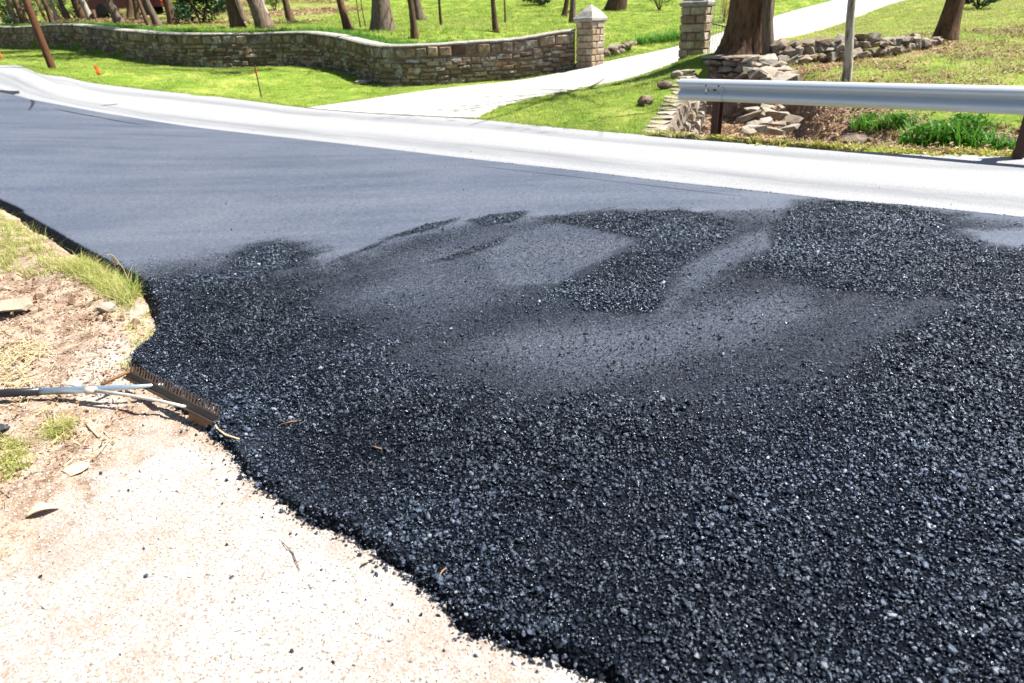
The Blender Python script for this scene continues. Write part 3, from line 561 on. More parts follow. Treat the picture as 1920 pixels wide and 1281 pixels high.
# grass
def tuft(name, mat, n, h, spread, wd, lean=.5, seed=0, seg=2):
    q = random.Random(seed); mb = MB()
    for i in range(n):
        a = q.uniform(0, 6.28); r = spread*q.random()**.5; x, y = r*math.cos(a), r*math.sin(a); da = q.uniform(0, 6.28); hh = h*q.uniform(.55, 1.15); l = lean*q.uniform(.2, 1.2)*hh
        dx, dy = math.cos(da), math.sin(da); sx, sy = -dy*wd/2, dx*wd/2; v = []; 
        for k in range(seg+1):
            u = k/seg; ww = 1-u*.9; px = x+dx*l*u*u; py = y+dy*l*u*u; pz = hh*u*(1-.25*lean*u)
            v += [(px+sx*ww, py+sy*ww, pz), (px-sx*ww, py-sy*ww, pz)]
        mb.add(v, [(2*k, 2*k+1, 2*k+3, 2*k+2) for k in range(seg)])
    return mb.mesh(name, mat)
def leafpile(name, mat, n, rad, ls, seed=0):
    q = random.Random(seed); mb = MB()
    for i in range(n):
        c = Vector((q.uniform(-rad, rad), q.uniform(-rad, rad), q.uniform(0, .02))); a = Vector((q.uniform(-1, 1), q.uniform(-1, 1), q.uniform(-.35, .35))).normalized(); b = a.cross(Vector((q.uniform(-.4, .4), q.uniform(-.4, .4), 1))).normalized(); s = ls*q.uniform(.5, 1.2)
        mb.add([c-a*s, c+b*s*.5+Vector((0, 0, s*.25)), c+a*s, c-b*s*.5+Vector((0, 0, s*.2))], [(0, 1, 2, 3)])
    return mb.mesh(name, mat)
def region(n, box, poly, notin=()):
    P = np.c_[rng.uniform(box[0], box[1], n), rng.uniform(box[2], box[3], n)]; ok = inpoly(P, poly) if poly is not None else np.ones(n, bool)
    for q in notin: ok &= ~inpoly(P, q)
    return P[ok]
def infr(P, mar=.12): return P[np.abs(P[:, 0]) < (.80+mar)*P[:, 1]+1.5]
def strew(name, P, zoff, protos, s0, s1, label, cat, tilt=.12, raw=False):
    z = surf(P, raw)+zoff
    scatter(name, np.c_[P, z], rng.uniform(-1, 1, (len(P), 3))*np.array([tilt, tilt, 3.14]), rng.uniform(s0, s1, len(P)), rng.integers(0, len(protos), len(P)), protos, label, cat)
LAWN1 = np.vstack([B_[60:420], [dL[0]], dL[:52], WALLC[::-1]-np.array([0, .1])])
LAWN1 = np.vstack([B_[(B_[:, 0] > -45) & (B_[:, 0] < dL[0][0])], dL[:45], [PIL1[:2]], WALLC[::-1]])
P1 = infr(region(60000, (-34, 3, 14, 46), LAWN1, (DRVP, ROADP[::4])))
gt = [tuft('grass_tuft', M['grass'], 16, .055, .09, .007, .7, s) for s in range(4)]
strew('lawn_grass', P1, -.055, gt, .7, 1.25, 'short mown grass between the pale lane and the stone wall', 'grass')
LAWN2 = np.vstack([dR[:44], [PIL2[:2]], HW1[None, :2], HW0[None, :2], B_[(B_[:, 0] > dR[0][0]) & (B_[:, 0] < HW0[0])][::-1]])
P2 = region(11000, (-1.5, 6, 10, 19), LAWN2, (DRVP, ROADP[::4]))
strew('verge_grass', P2, -.055, gt, .7, 1.3, 'bright short grass in the wedge between driveway and stone ditch wall', 'grass')
P3 = infr(region(95000, (-45, 32, 20, 64), UPOLY, (DRVP,)), .06); d3 = np.hypot(P3[:, 0], P3[:, 1]); P3 = P3[rng.random(len(P3)) < np.clip(1.5-d3/45, .2, 1)]
bz = ((P3[:, 0] < -9) & (P3[:, 1] > 36)); P3 = P3[~bz | (rng.random(len(P3)) < .35)]
gt3 = [tuft('grass_tuft', M['grass'], 16, .10, .15, .014, .7, s+10) for s in range(4)]
strew('upper_lawn_grass', P3, -.06, gt3, .7, 1.4, 'sunny grass of the upper lawn under the trees behind the wall', 'grass')
wl = WALLC[rng.integers(0, 160, 2600)]+np.c_[rng.uniform(-.3, .3, 2600), rng.uniform(.75, 1.5, 2600)]
gt4 = [tuft('grass_tuft', M['lushgrass'], 14, .24, .10, .016, .6, s+20, 3) for s in range(3)]
strew('wall_top_grass', wl, -.05, gt4, .5, 1.2, 'taller deep green grass growing along the back of the stone wall', 'grass')
BANK = np.vstack([B_[(B_[:, 0] > 2.9) & (B_[:, 0] < 14)]+gn*.12, [(24, 14)], [(34, 44)], dR[62:][::-1], [PIL2[:2]+np.array([.6, -.4])], [HW1[:2]+np.array([.6, 0])]])
P5 = infr(region(60000, (2.5, 30, 5, 46), BANK, (DRVP,)), .1); dd = ditch(P5); d5 = P5[:, 1]
nz = vnoise(P5, .8, 4.); keep5 = (rng.random(len(P5)) < np.clip(.85+.8*nz, .15, 1)) & (dd < np.where((P5-GUT_O)@g_ > 1.3, .6, .25))
gt5 = [tuft('grass_tuft', M['weed'], 14, .085, .10, .010, .8, s+30) for s in range(4)]
strew('bank_grass', P5[keep5], -.06, gt5, .6, 1.5, 'patchy pale grass on the bank behind the guardrail', 'grass')
Pl = region(15000, (2.5, 16, 7, 20), BANK, (DRVP,)); nzl = vnoise(Pl, .7, 14.); Pl = Pl[(rng.random(len(Pl)) < .35+.6*nzl) | (ditch(Pl) > .12)]
lp = [leafpile('leaf_pile', M['litter'], 12, .16, .035, s) for s in range(4)]
strew('leaf_litter', Pl, -.04, lp, .7, 1.3, 'brown fallen leaves covering the ditch and bank behind the guardrail', 'leaf litter', .25)
Pw = region(26000, (-48, -8, 33, 62), UPOLY); lp2 = [leafpile('leaf_pile', M['litter'], 10, .3, .07, s+9) for s in range(4)]
Pw = Pw[rng.random(len(Pw)) < .16*(1+np.sign(vnoise(Pw, .25)))]; strew('wood_floor_litter', infr(Pw), -.03, lp2, .8, 1.5, 'fallen leaves on the floor of the wood at upper left', 'leaf litter', .2)
i0 = np.argmin(np.abs(B_[:, 0]-2.3)); i1 = np.argmin(np.abs(B_[:, 0]-9)); ii = rng.integers(i0, i1, 620); Pe = B_[ii]+gn*rng.uniform(-.02, .32, 620)[:, None]
yw = [leafpile('weed_leaves', M['yellowweed'], 9, .06, .026, s+20) for s in range(3)]+[tuft('weed_leaves', M['yellowweed'], 8, .09, .05, .016, .8, 55)]
strew('roadside_weeds', Pe, -.05, yw, .6, 1.4, 'yellow-green weeds fringing the road edge below the guardrail', 'weeds', .4, True)
ii = rng.integers(0, 640, 5200); Pb = np.vstack([B_[ii]+np.c_[rng.uniform(-.1, .1, 5200), rng.uniform(.0, .22, 5200)], dR[rng.integers(0, 44, 600)]+rng.uniform(-.08, .08, (600, 2)), dL[rng.integers(0, 44, 700)]+rng.uniform(-.08, .08, (700, 2))]); Pb = Pb[~inpoly(Pb, DRVP)|(rng.random(len(Pb)) < .1)]; Pb = Pb[~((Pb[:, 0] > 2.4))]; Pb = Pb[~inpoly(Pb, ROADP[::2])]
strew('edge_grass', Pb, -.05, gt, .6, 1.2, 'ragged grass fringe along the pale lane and driveway edges', 'grass', .3, True)
NGRASS = len(P1)+len(P2)+len(P3)+len(P5)

# ------------------------------------------------------------------ stones
import bmesh
def hullstone(seed, sx=1, sy=1, sz=1, n=16, p=4, mat=None, name='stone'):
    q = random.Random(seed); bm = bmesh.new()
    for i in range(n):
        v = Vector([q.gauss(0, 1) for _ in range(3)]); k = (abs(v.x)**p+abs(v.y)**p+abs(v.z)**p)**(1/p); v /= k; v *= q.uniform(.85, 1)
        bm.verts.new((v.x*.5*sx, v.y*.5*sy, v.z*.5*sz))
    bmesh.ops.convex_hull(bm, input=bm.verts)
    for v in [v for v in bm.verts if not v.link_faces]: bm.verts.remove(v)
    bmesh.ops.dissolve_limit(bm, angle_limit=.18, verts=bm.verts, edges=bm.edges)
    me = bpy.data.meshes.new(name); bm.to_mesh(me); bm.free()
    if mat: me.materials.append(mat)
    return me
def blockmesh(seed, mat, name='stone', jit=.05):
    q = random.Random(seed); j = lambda a: q.uniform(-a, a); v = []
    sq = [(-.5, -.5), (.5, -.5), (.5, .5), (-.5, .5)]
    for x, z in sq: v.append((x, .5, z))
    cor = [(x*(.97+j(jit)), z*(.95+j(jit*1.6))) for x, z in sq]
    for x, z in cor: v.append((x, -.28+j(.06), z))
    ins = q.uniform(.70, .86)
    for x, z in cor: v.append((x*ins+j(.04), -.5+j(.10), z*ins+j(.05)))
    f = [(3, 2, 1, 0)]
    for a in (0, 4):
        for k in range(4): f.append((a+k, a+(k+1) % 4, a+4+(k+1) % 4, a+4+k))
    f.append((8, 9, 10, 11)); mb = MB(); mb.add(v, f); return mb.mesh(name, mat)
BLK = [blockmesh(i, M['wallstone']) for i in range(14)]
PBK = [blockmesh(i+50, M['pillarstone'], jit=.03) for i in range(10)]
RUB = [hullstone(i, 1, .8, .6, 18, 5, M['rubble']) for i in range(12)]
SLB = [hullstone(i+40, 1, .75, .34, 18, 6, M['palestone']) for i in range(10)]
def put(name, me, parent, loc, rot, scl):
    o = bpy.data.objects.new(name, me); C.objects.link(o); o.parent = parent; o.location = loc; o.rotation_euler = rot; o.scale = scl; return o

# the long stone wall
WH = 1.10
wl3 = np.c_[catmull(WALL[:, :2], 400)]; wz = surf(wl3-np.array([0, .35]), True)-.06
wz = np.convolve(np.pad(wz, 8, 'edge'), np.ones(17)/17, 'valid')
ws = np.r_[0, np.cumsum(np.linalg.norm(np.diff(wl3, axis=0), axis=1))]; WL = ws[-1]
def wat(s):
    x = np.interp(s, ws, wl3[:, 0]); y = np.interp(s, ws, wl3[:, 1]); z = np.interp(s, ws, wz)
    e = .15; dx = np.interp(s+e, ws, wl3[:, 0])-np.interp(s-e, ws, wl3[:, 0]); dy = np.interp(s+e, ws, wl3[:, 1])-np.interp(s-e, ws, wl3[:, 1]); l = math.hypot(dx, dy)+1e-9
    return np.array([x, y, z]), np.array([dx/l, dy/l])
wall = empty('stone_wall', tuple(wat(WL)[0])); tag(wall, 'long curving mortared stone wall with pale cap beside the lawn', 'wall'); w0 = Vector(wat(WL)[0])
mb = MB(); prof = []
for s in np.linspace(0, WL, 220):
    p, d = wat(s); n = np.array([d[1], -d[0]]); h = WH+.025*noise.noise(Vector((s*.6, 0, 0)))
    for off, z in ((-.015, -.3), (-.015, h-.05), (-.44, h-.05), (-.44, -.3)): prof.append((p[0]+n[0]*off-w0.x, p[1]+n[1]*off-w0.y, p[2]+z-w0.z))
f = [(4*i+k, 4*i+4+k, 4*i+4+(k+1) % 4, 4*i+(k+1) % 4) for i in range(219) for k in range(4)]+[(0, 1, 2, 3), (879, 878, 877, 876)]
mb.add(prof, f); mb.build('mortar_core', M['mortar'], wall)
mb = MB(); prof = []
for s in np.linspace(0, WL, 420):
    p, d = wat(s); n = np.array([d[1], -d[0]]); h = WH+.025*noise.noise(Vector((s*.6, 0, 0))); a = .012*noise.noise(Vector((s*5, 3, 0))); b = .012*noise.noise(Vector((s*5, 9, 0)))
    for off, z in ((.02+a, h-.045+b), (.03+a, h-.012+b), (-.02, h+.028+a), (-.42, h+.03+b), (-.47, h-.04)): prof.append((p[0]+n[0]*off-w0.x, p[1]+n[1]*off-w0.y, p[2]+z-w0.z))
f = [(5*i+k, 5*i+5+k, 5*i+5+(k+1) % 5, 5*i+(k+1) % 5) for i in range(419) for k in range(5)]+[(0, 1, 2, 3, 4), (2099, 2098, 2097, 2096, 2095)]
mb.add(prof, f); mb.build('coping', M['coping'], wall)
far = MB(); cnt = 0; dark = M['wallstone']; best = None
allst = []
for row in range(8):
    s = random.uniform(0, .2)
    while s < WL-.05:
        if row == 7: wd = random.uniform(.26, .46); z0, hh = WH-.335, .275
        else: wd = random.uniform(.14, .5) if row > 1 else random.uniform(.2, .6); z0, hh = row*.108-.03+.02*math.sin(s*1.7+row), random.choice((.085, .108, .108, .15))
        if s+wd > WL: wd = WL-s
        if wd > .08: allst.append((s+wd/2, z0+hh/2+random.uniform(-.012, .012), wd, hh*random.uniform(.86, 1.02), row))
        s += wd+(.028 if row == 7 else .012)
allst.sort(key=lambda q: -q[0])
darkpx = (866, 95); 
def rot3(v, rx, rz):
    x, y, z = v; y, z = y*math.cos(rx)-z*math.sin(rx), y*math.sin(rx)+z*math.cos(rx); return (x*math.cos(rz)-y*math.sin(rz), x*math.sin(rz)+y*math.cos(rz), z)
MDARK = stonemat('dark_stone', [(.06, .032, .02), (.07, .038, .024)], (.1, .07, .05), .2)
for k, (s, z, wd, hh, row) in enumerate(allst):
    p, d = wat(s); n = np.array([d[1], -d[0]]); out = random.uniform(-.012, .045); rz = math.atan2(d[1], d[0]); dep = .16
    c = Vector((p[0]+n[0]*(out-dep/2+.02), p[1]+n[1]*(out-dep/2+.02), p[2]+z))
    ry = random.uniform(-.07, .07); me = BLK[random.randrange(14)]
    if k < 290:
        if row == 7 and best is None:
            q = proj(c)
            if abs(q[0]-darkpx[0]) < 12: best = 1; me = me.copy(); me.materials.clear(); me.materials.append(MDARK)
        put('stone', me, wall, c-w0, (0, ry, rz), (wd, dep, hh))
    else:
        far.add([Vector(rot3((v.co.x*wd, v.co.y*dep, v.co.z*hh), 0, rz))+c-w0 for v in me.vertices], [tuple(q.vertices) for q in me.polygons])
o = far.build('far_stones', M['wallstone'], wall); o['kind'] = 'stuff'

# gate pillars
def pillar(base, phi, size, body, capx, label, fullcap=True):
    root = empty('gate_pillar', tuple(base), phi); tag(root, label, 'pillar', 'stone pillars of the gateway')
    mb = MB(); mb.box((0, 0, body/2-.1), (size-.05, size-.05, body+.2)); mb.build('mortar_core', M['mortar'], root)
    nr = 7; hh = body/nr
    for r in range(nr):
        for f in range(4):
            cuts = [[0, 1], [0, .38, 1], [0, .62, 1], [0, .3, .66, 1]][random.choice([1, 2, 3, 1, 2, 3, 0])]
            for a, b in zip(cuts[:-1], cuts[1:]):
                x0 = -size/2+a*size+(0.006); x1 = -size/2+b*size-.006; ang = f*math.pi/2
                c = rot3(((x0+x1)/2, -size/2+.045+random.uniform(-.008, .006), r*hh+hh/2), 0, ang)
                put('stone', PBK[random.randrange(10)], root, c, (0, random.uniform(-.012, .012), ang), (x1-x0, .11, hh-.014))
    cw = size/2*capx; mb = MB(); z0 = body
    ring = []
    def ringv(r, z, j=.006): return [(sx*r+random.uniform(-j, j), sy*r+random.uniform(-j, j), z+random.uniform(-j, j)) for sx, sy in ((-1, -1), (-.33, -1), (.33, -1), (1, -1), (1, -.33), (1, .33), (1, 1), (.33, 1), (-.33, 1), (-1, 1), (-1, .33), (-1, -.33))]
    lv = [(cw*.94, z0), (cw, z0+.03), (cw, z0+.085), (cw*.93, z0+.12)]
    if fullcap: lv += [(cw*.62, z0+.25), (cw*.3, z0+.355), (.02, z0+.43)]
    else: lv += [(cw*.80, z0+.13), (cw*.78, z0+.24), (cw*.5, z0+.36), (.02, z0+.5)]
    v = []
    for r, z in lv: v += ringv(r, z, .008 if r > .05 else .002)
    f = [tuple(range(11, -1, -1)), tuple(12*(len(lv)-1)+k for k in range(12))]
    for i in range(len(lv)-1):
        for k in range(12): f.append((12*i+k, 12*i+(k+1) % 12, 12*i+12+(k+1) % 12, 12*i+12+k))
    mb.add(v, f); mb.build('cap', M['coping'], root)
    return root
pillar((PIL1[0], PIL1[1], zat(PIL1[0], PIL1[1], True)-.08), R(-46), .58, 1.22, 1.2, 'stone pillar with pointed pyramid cap at the end of the long wall')
pillar((PIL2[0], PIL2[1], zat(PIL2[0], PIL2[1], True)-.08), R(-30), .60, 1.29, 1.14, 'wide stone gate pillar beside the big oak, its top cut off by the picture edge', False)

# open iron gate leaf behind the right pillar
h0 = Vector((PIL2[0]+.42, PIL2[1]+.35, zat(PIL2[0]+.4, PIL2[1]+.35, True)+.02)); gd = Vector((1.0, .8, 0)).normalized()
gate = empty('gate', h0, math.atan2(gd.y, gd.x)); tag(gate, 'pale iron bar gate standing open behind the right pillar', 'gate')
for k in range(17):
    mb = MB(); mb.tube([(.06+k*.115, 0, .08), (.06+k*.115, 0, 1.78)], .009, 6); mb.build('bar', M['gate'], gate)
for z in (.12, 1.55): mb = MB(); mb.box((.98, 0, z), (1.96, .03, .04)); mb.build('rail', M['gate'], gate)
mb = MB(); mb.box((.03, 0, .9), (.05, .05, 1.8)); mb.build('post', M['gate'], gate); mb = MB(); mb.tube([(.03, -.02, .80), (1.9, -.02, .52)], .017, 6); mb.build('brace', M['darkmetal'], gate)

# low dry wall from the right pillar towards the ditch
def line3(pxs, n): return catmull(np.array([atY(*q)[:2] for q in pxs]), n)
dw = line3([(1312, 140, 16.6), (1345, 142, 15.9), (1400, 142, 15.5)], 40); r0 = (dw[0][0], dw[0][1], zat(*dw[0])); dwall = empty('dry_stone_wall', r0); tag(dwall, 'low dry stone wall with flat pale capstones below the oak', 'wall')
L_ = np.r_[0, np.cumsum(np.linalg.norm(np.diff(dw, axis=0), axis=1))]
def dwat(s): return np.array([np.interp(s, L_, dw[:, 0]), np.interp(s, L_, dw[:, 1])]), math.atan2(np.interp(s+.1, L_, dw[:, 1])-np.interp(s-.1, L_, dw[:, 1]), np.interp(s+.1, L_, dw[:, 0])-np.interp(s-.1, L_, dw[:, 0]))
topz = atY(1350, 103, 15.9)[2]; botz = topz-.72
mb = MB()
for i in range(12):
    p, a = dwat(L_[-1]*i/11); 
    for off, z in ((.06, botz-.2), (.06, topz-.14), (.5, topz-.14), (.5, botz-.2)): mb.v.append((p[0]-math.sin(a)*off-r0[0], p[1]+math.cos(a)*off-r0[1], z-r0[2]))
mb.f = [(4*i+k, 4*i+4+k, 4*i+4+(k+1) % 4, 4*i+(k+1) % 4) for i in range(11) for k in range(4)]+[(0, 1, 2, 3), (47, 46, 45, 44)]
mb.build('earth_core', M['mortar'], dwall)
for r in range(5):
    s = random.uniform(.02, .15)
    while s < L_[-1]:
        wd = random.uniform(.18, .42); p, a = dwat(s+wd/2); c = (p[0]-r0[0]-math.sin(a)*.02, p[1]-r0[1]+math.cos(a)*.02, botz+.06+r*.125-r0[2])
        put('stone', RUB[random.randrange(12)], dwall, c, (random.uniform(-.08, .08), random.uniform(-.06, .06), a+random.uniform(-.1, .1)), (wd*1.08, random.uniform(.25, .35), .135/.6*random.uniform(.9, 1.15))); s += wd
s = 0
while s < L_[-1]-.1:
    wd = random.uniform(.35, .6); p, a = dwat(s+wd/2); put('capstone', SLB[random.randrange(10)], dwall, (p[0]-r0[0]-math.sin(a)*.18, p[1]-r0[1]+math.cos(a)*.18, topz-.05-r0[2]), (random.uniform(-.05, .05), random.uniform(-.05, .05), a+random.uniform(-.2, .2)), (wd*1.1, .75, .26)); s += wd
def heap(name, pts, meshes, label, cat, root=None, part='stone', smin=.25, smax=.45, tilt=.3, lift=.06, flat=1.):
    r0 = pts[0]; e = root or tag(empty(name, tuple(r0)), label, cat)
    for p in pts:
        s = random.uniform(smin, smax); put(part, random.choice(meshes), e, (p[0]-r0[0], p[1]-r0[1], p[2]-r0[2]+lift), (random.uniform(-tilt, tilt), random.uniform(-tilt, tilt), random.uniform(0, 6.28)), (s, s*random.uniform(.75, 1.1), s*flat*random.uniform(.7, 1.1)))
    return e
def gp(px, py, Y, dz=0): p = atY(px, py, Y); return (p[0], p[1], p[2]+dz)
pts = [gp(1405, 108, 15.6), gp(1420, 104, 15.7), gp(1440, 108, 15.5), gp(1418, 117, 15.3), gp(1436, 118, 15.2), gp(1455, 117, 15.2), gp(1412, 128, 15.1), gp(1430, 129, 15.0), gp(1450, 127, 15), gp(1468, 124, 15), gp(1480, 132, 14.8), gp(1462, 136, 14.7), gp(1442, 138, 14.8), gp(1420, 138, 14.9), gp(1490, 139, 14.6), gp(1475, 142, 14.5), gp(1455, 145, 14.6), gp(1400, 118, 15.5), gp(1402, 133, 15.2)]
heap('tumbled_stones', pts, SLB, 'heap of flat pale stones tumbled from the end of the dry wall', 'stones', smin=.34, smax=.6, tilt=.35, lift=-.06)
# stone border along the bank
pts = []
bl = line3([(1462, 112, 15.6), (1500, 112, 15.6), (1560, 110, 15.7), (1610, 106, 15.9), (1650, 104, 16), (1690, 98, 16.3), (1730, 88, 16.9), (1756, 82, 17.3)], 46)
for i, p in enumerate(bl):
    z = zat(*p); pts.append((p[0]+random.uniform(-.06, .06), p[1]+random.uniform(-.08, .08), z+.04))
    if i < 36 and i % 8 != 7: pts.append((p[0]+random.uniform(-.08, .08), p[1]+.1+random.uniform(-.05, .05), z+.21))
    if i < 22 and i % 3 == 0: pts.append((p[0], p[1]+.14, z+.34))
heap('stone_border', pts, RUB, 'stacked rubble border at the foot of the right-hand lawn', 'stone border', smin=.26, smax=.44, tilt=.3, lift=.02)
pts = [gp(1134+random.uniform(0, 50), 90-random.uniform(0, 22), 23.2+random.uniform(0, .8)) for _ in range(6)]
pts = [(x, y, zat(x, y)+random.choice((.05, .18))) for x, y, z in [gp(1133+i*4.2, 88-i*.9, 23.3+i*.13) for i in range(14)]]
heap('rubble_edge', pts, RUB, 'loose rubble stones at the drive edge right of the pointed pillar', 'stones', smin=.24, smax=.42, lift=.03)

# ditch wing wall of stones set on edge
hd = (HW1-HW0)[:2]; HL = np.linalg.norm(hd); hd /= HL; ha = math.atan2(hd[1], hd[0]); hn = np.array([hd[1], -hd[0]])
wing = empty('wing_wall', (HW0[0], HW0[1], zat(HW0[0], HW0[1], True)), 0); tag(wing, 'pale stone wing wall of the ditch beside the wedge of grass', 'wall'); wz0 = wing.location.z
def htop(s): return zat(HW0[0]+hd[0]*s-hn[0]*.2, HW0[1]+hd[1]*s-hn[1]*.2, True)-.02
mb = MB()
for i in range(14):
    s = HL*i/13; t_ = htop(s)
    for off, z in ((.50, -1.1), (.14, t_-.03), (-.26, t_-.03), (-.28, -1.1)): mb.v.append((hd[0]*s+hn[0]*off, hd[1]*s+hn[1]*off, z-wz0))
mb.f = [(4*i+k, 4*i+4+k, 4*i+4+(k+1) % 4, 4*i+(k+1) % 4) for i in range(13) for k in range(4)]+[(0, 1, 2, 3), (55, 54, 53, 52)]
mb.build('earth_core', M['mortar'], wing)
s = -.1
while s < HL:
    wd = random.uniform(.2, .42); t_ = htop(s+wd/2); put('capstone', SLB[random.randrange(10)], wing, (hd[0]*(s+wd/2)-hn[0]*.06, hd[1]*(s+wd/2)-hn[1]*.06, t_-wz0-.02), (random.uniform(-.03, .03), random.uniform(-.03, .03), ha+random.uniform(-.06, .06)), (wd*1.12, random.uniform(.46, .56), .15)); s += wd
for r in range(4):
    s = -.05
    while s < HL:
        wd = random.uniform(.09, .2); t_ = htop(s); hh = random.uniform(.26, .36)
        put('stone', SLB[random.randrange(10)], wing, (hd[0]*(s+wd/2)+hn[0]*(.10+.12*r), hd[1]*(s+wd/2)+hn[1]*(.10+.12*r), t_-wz0-.2-r*.24+random.uniform(-.04, .04)), (random.uniform(-.1, .1), R(90)+random.uniform(-.15, .15), ha+random.uniform(-.12, .12)), (hh, .32, wd*3.0)); s += wd
# stones on the far side of the ditch mouth
pts = [gp(x, y, Y) for x, y, Y in [(1405, 240, 11.2), (1425, 236, 11.3), (1448, 240, 11.2), (1412, 226, 11.7), (1436, 222, 11.9), (1460, 226, 11.8), (1478, 236, 11.4), (1425, 210, 12.2), (1448, 208, 12.3), (1470, 210, 12.2), (1440, 196, 12.7), (1465, 196, 12.7), (1415, 200, 12.5), (1484, 218, 12.0), (1405, 213, 12.1)]]
heap('ditch_stones', pts, SLB, 'heap of pale slabs lying in the ditch under the guardrail', 'stones', smin=.28, smax=.5, tilt=.4, lift=-.05)
for (px, py, sz, lab) in [(1210, 192, .36, 'rounded tan boulder on the grass nearest the road by the wing wall'), (1246, 163, .34, 'brown boulder halfway along the grass beside the wing wall'), (1268, 142, .3, 'small pale boulder on the grass near the right pillar'), (680, 154, .55, 'flat pinkish rock in the grass at the bend of the long wall'), (1610, 262, .75, 'low weathered rock bedded in the weeds below the guardrail')]:
    p = place(px, py); o = put('boulder', hullstone(int(px), 1, .8, .65, 40, 2.4, M['palestone'] if px in (680, 1268) else M['rubble'], 'boulder'), None, (p.x, p.y, p.z+sz*(.1 if px not in (680, 1610) else .0)), (0, 0, random.uniform(0, 3)), (sz, sz, sz*(.9 if px not in (680, 1610) else .4))); tag(o, lab, 'boulder')

# ------------------------------------------------------------------ guardrail
pA = atZ(1338, 250)[:2]; pB = atZ(1909, 292)[:2]; gdir = (pB-pA); gl = np.linalg.norm(gdir); gdir /= gl; fn = np.array([gdir[1], -gdir[0]])
if fn@(-pA) < 0: fn = -fn                                            # towards the road
rail = empty('guardrail', (pA[0], pA[1], 0)); tag(rail, 'galvanised steel W-beam guardrail on rust-brown posts above the ditch', 'guardrail')
prof = [(.018, 0), (.034, .008), (.052, .022), (.076, .05), (.083, .07), (.082, .09), (.070, .108), (.03, .135), (.012, .147), (.006, .156), (.012, .165), (.03, .177), (.070, .204), (.082, .222), (.083, .242), (.076, .262), (.052, .29), (.034, .304), (.018, .312)]
def beam(name, s0, s1, push, n=2):
    v = []; f = []; m_ = len(prof); ss = np.linspace(s0, s1, n)
    for s in ss:
        for off in (0, -.005):
            for d, z in prof: v.append((gdir[0]*s+fn[0]*(.09+d+push+off), gdir[1]*s+fn[1]*(.09+d+push+off), .475+z))
    for i in range(n-1):
        a = i*2*m_; b = a+2*m_
        for k in range(m_-1): f.append((a+k, b+k, b+k+1, a+k+1)); f.append((a+m_+k+1, b+m_+k+1, b+m_+k, a+m_+k))
        f.append((a, a+m_, b+m_, b)); f.append((a+m_-1, b+m_-1, b+2*m_-1, a+2*m_-1))
    for a in (0, (n-1)*2*m_):
        for k in range(m_-1): f.append((a+k, a+k+1, a+m_+k+1, a+m_+k))
    return mk(name, v, f, M['galv'], rail, True)
beam('beam', .02, gl+4.2, 0); e = beam('end_section', -.56, .16, .012)
for nm, mdl in (('beam', rail),):
    for o in rail.children:
        o.data.set_sharp_from_angle(angle=R(50))
def post(s):
    c = gdir*s; root = None; mb = MB(); a = math.atan2(gdir[1], gdir[0])
    for off in (0, -.15): mb.box((c[0]+fn[0]*(off), c[1]+fn[1]*(off), .14), (.105, .009, 1.24), a)
    mb.box((c[0]-fn[0]*.075, c[1]-fn[1]*.075, .139), (.007, .139, 1.235), a); mb.build('post', M['rustpost'], rail)
    mb = MB(); mb.box((c[0]+fn[0]*.05, c[1]+fn[1]*.05, .63), (.10, .085, .30), a); mb.build('blockout', M['rustpost'], rail)
post(0); post(gl)
def bolt(s, z, d, r, mat, name='bolt'):
    mb = MB(); c = gdir*s; mb.tube([(c[0]+fn[0]*(.09+d), c[1]+fn[1]*(.09+d), z), (c[0]+fn[0]*(.09+d+.018), c[1]+fn[1]*(.09+d+.018), z)], r, 10); mb.build(name, mat, rail)
bolt(-.12, .631, .019, .03, M['darkmetal'], 'washer'); bolt(-.12, .628, .022, .024, M['boltpale'])
for s in (.0, .025): bolt(s, .64, .02, .011, M['darkmetal'])
for s, z, d in ((-.10, .585, .06), (.10, .585, .06), (.10, .70, .085), (-.10, .70, .085)): bolt(s, z, d, .011, M['darkmetal'])
bolt(gl, .631, .004, .026, M['boltpale'])

# ------------------------------------------------------------------ trees
def leafcloud(name, mat, n, rx, rz, ls, seed=0, hollow=.35, lumps=9):
    q = random.Random(seed); mb = MB(); cs = []
    for i in range(lumps):
        v = Vector((q.gauss(0, 1), q.gauss(0, 1), q.gauss(0, 1))).normalized()*q.uniform(hollow, .8); cs.append((v, q.uniform(.22, .45)))
    for i in range(n):
        c, r = q.choice(cs); v = c+Vector((q.gauss(0, 1), q.gauss(0, 1), q.gauss(0, 1))).normalized()*r*q.random()**.4
        p = Vector((v.x*rx, v.y*rx, v.z*rz)); a = Vector((q.gauss(0, 1), q.gauss(0, 1), q.gauss(0, .6))).normalized(); b = a.cross(Vector((q.gauss(0, 1), q.gauss(0, 1), q.gauss(0, 1)))).normalized(); s = ls*q.uniform(.55, 1.2)
        mb.add([p-a*s, p+b*s*.45, p+a*s, p-b*s*.45], [(0, 1, 2, 3)])
    return mb.mesh(name, mat)
CRN = [leafcloud('crown', M['leaf'], 1300, 2.8, 2.4, .15, i, .4, 12) for i in range(4)]
SPR = [leafcloud('crown', M['leaf'], 130, 2.4, 2.2, .09, i+30, .4, 10) for i in range(2)]
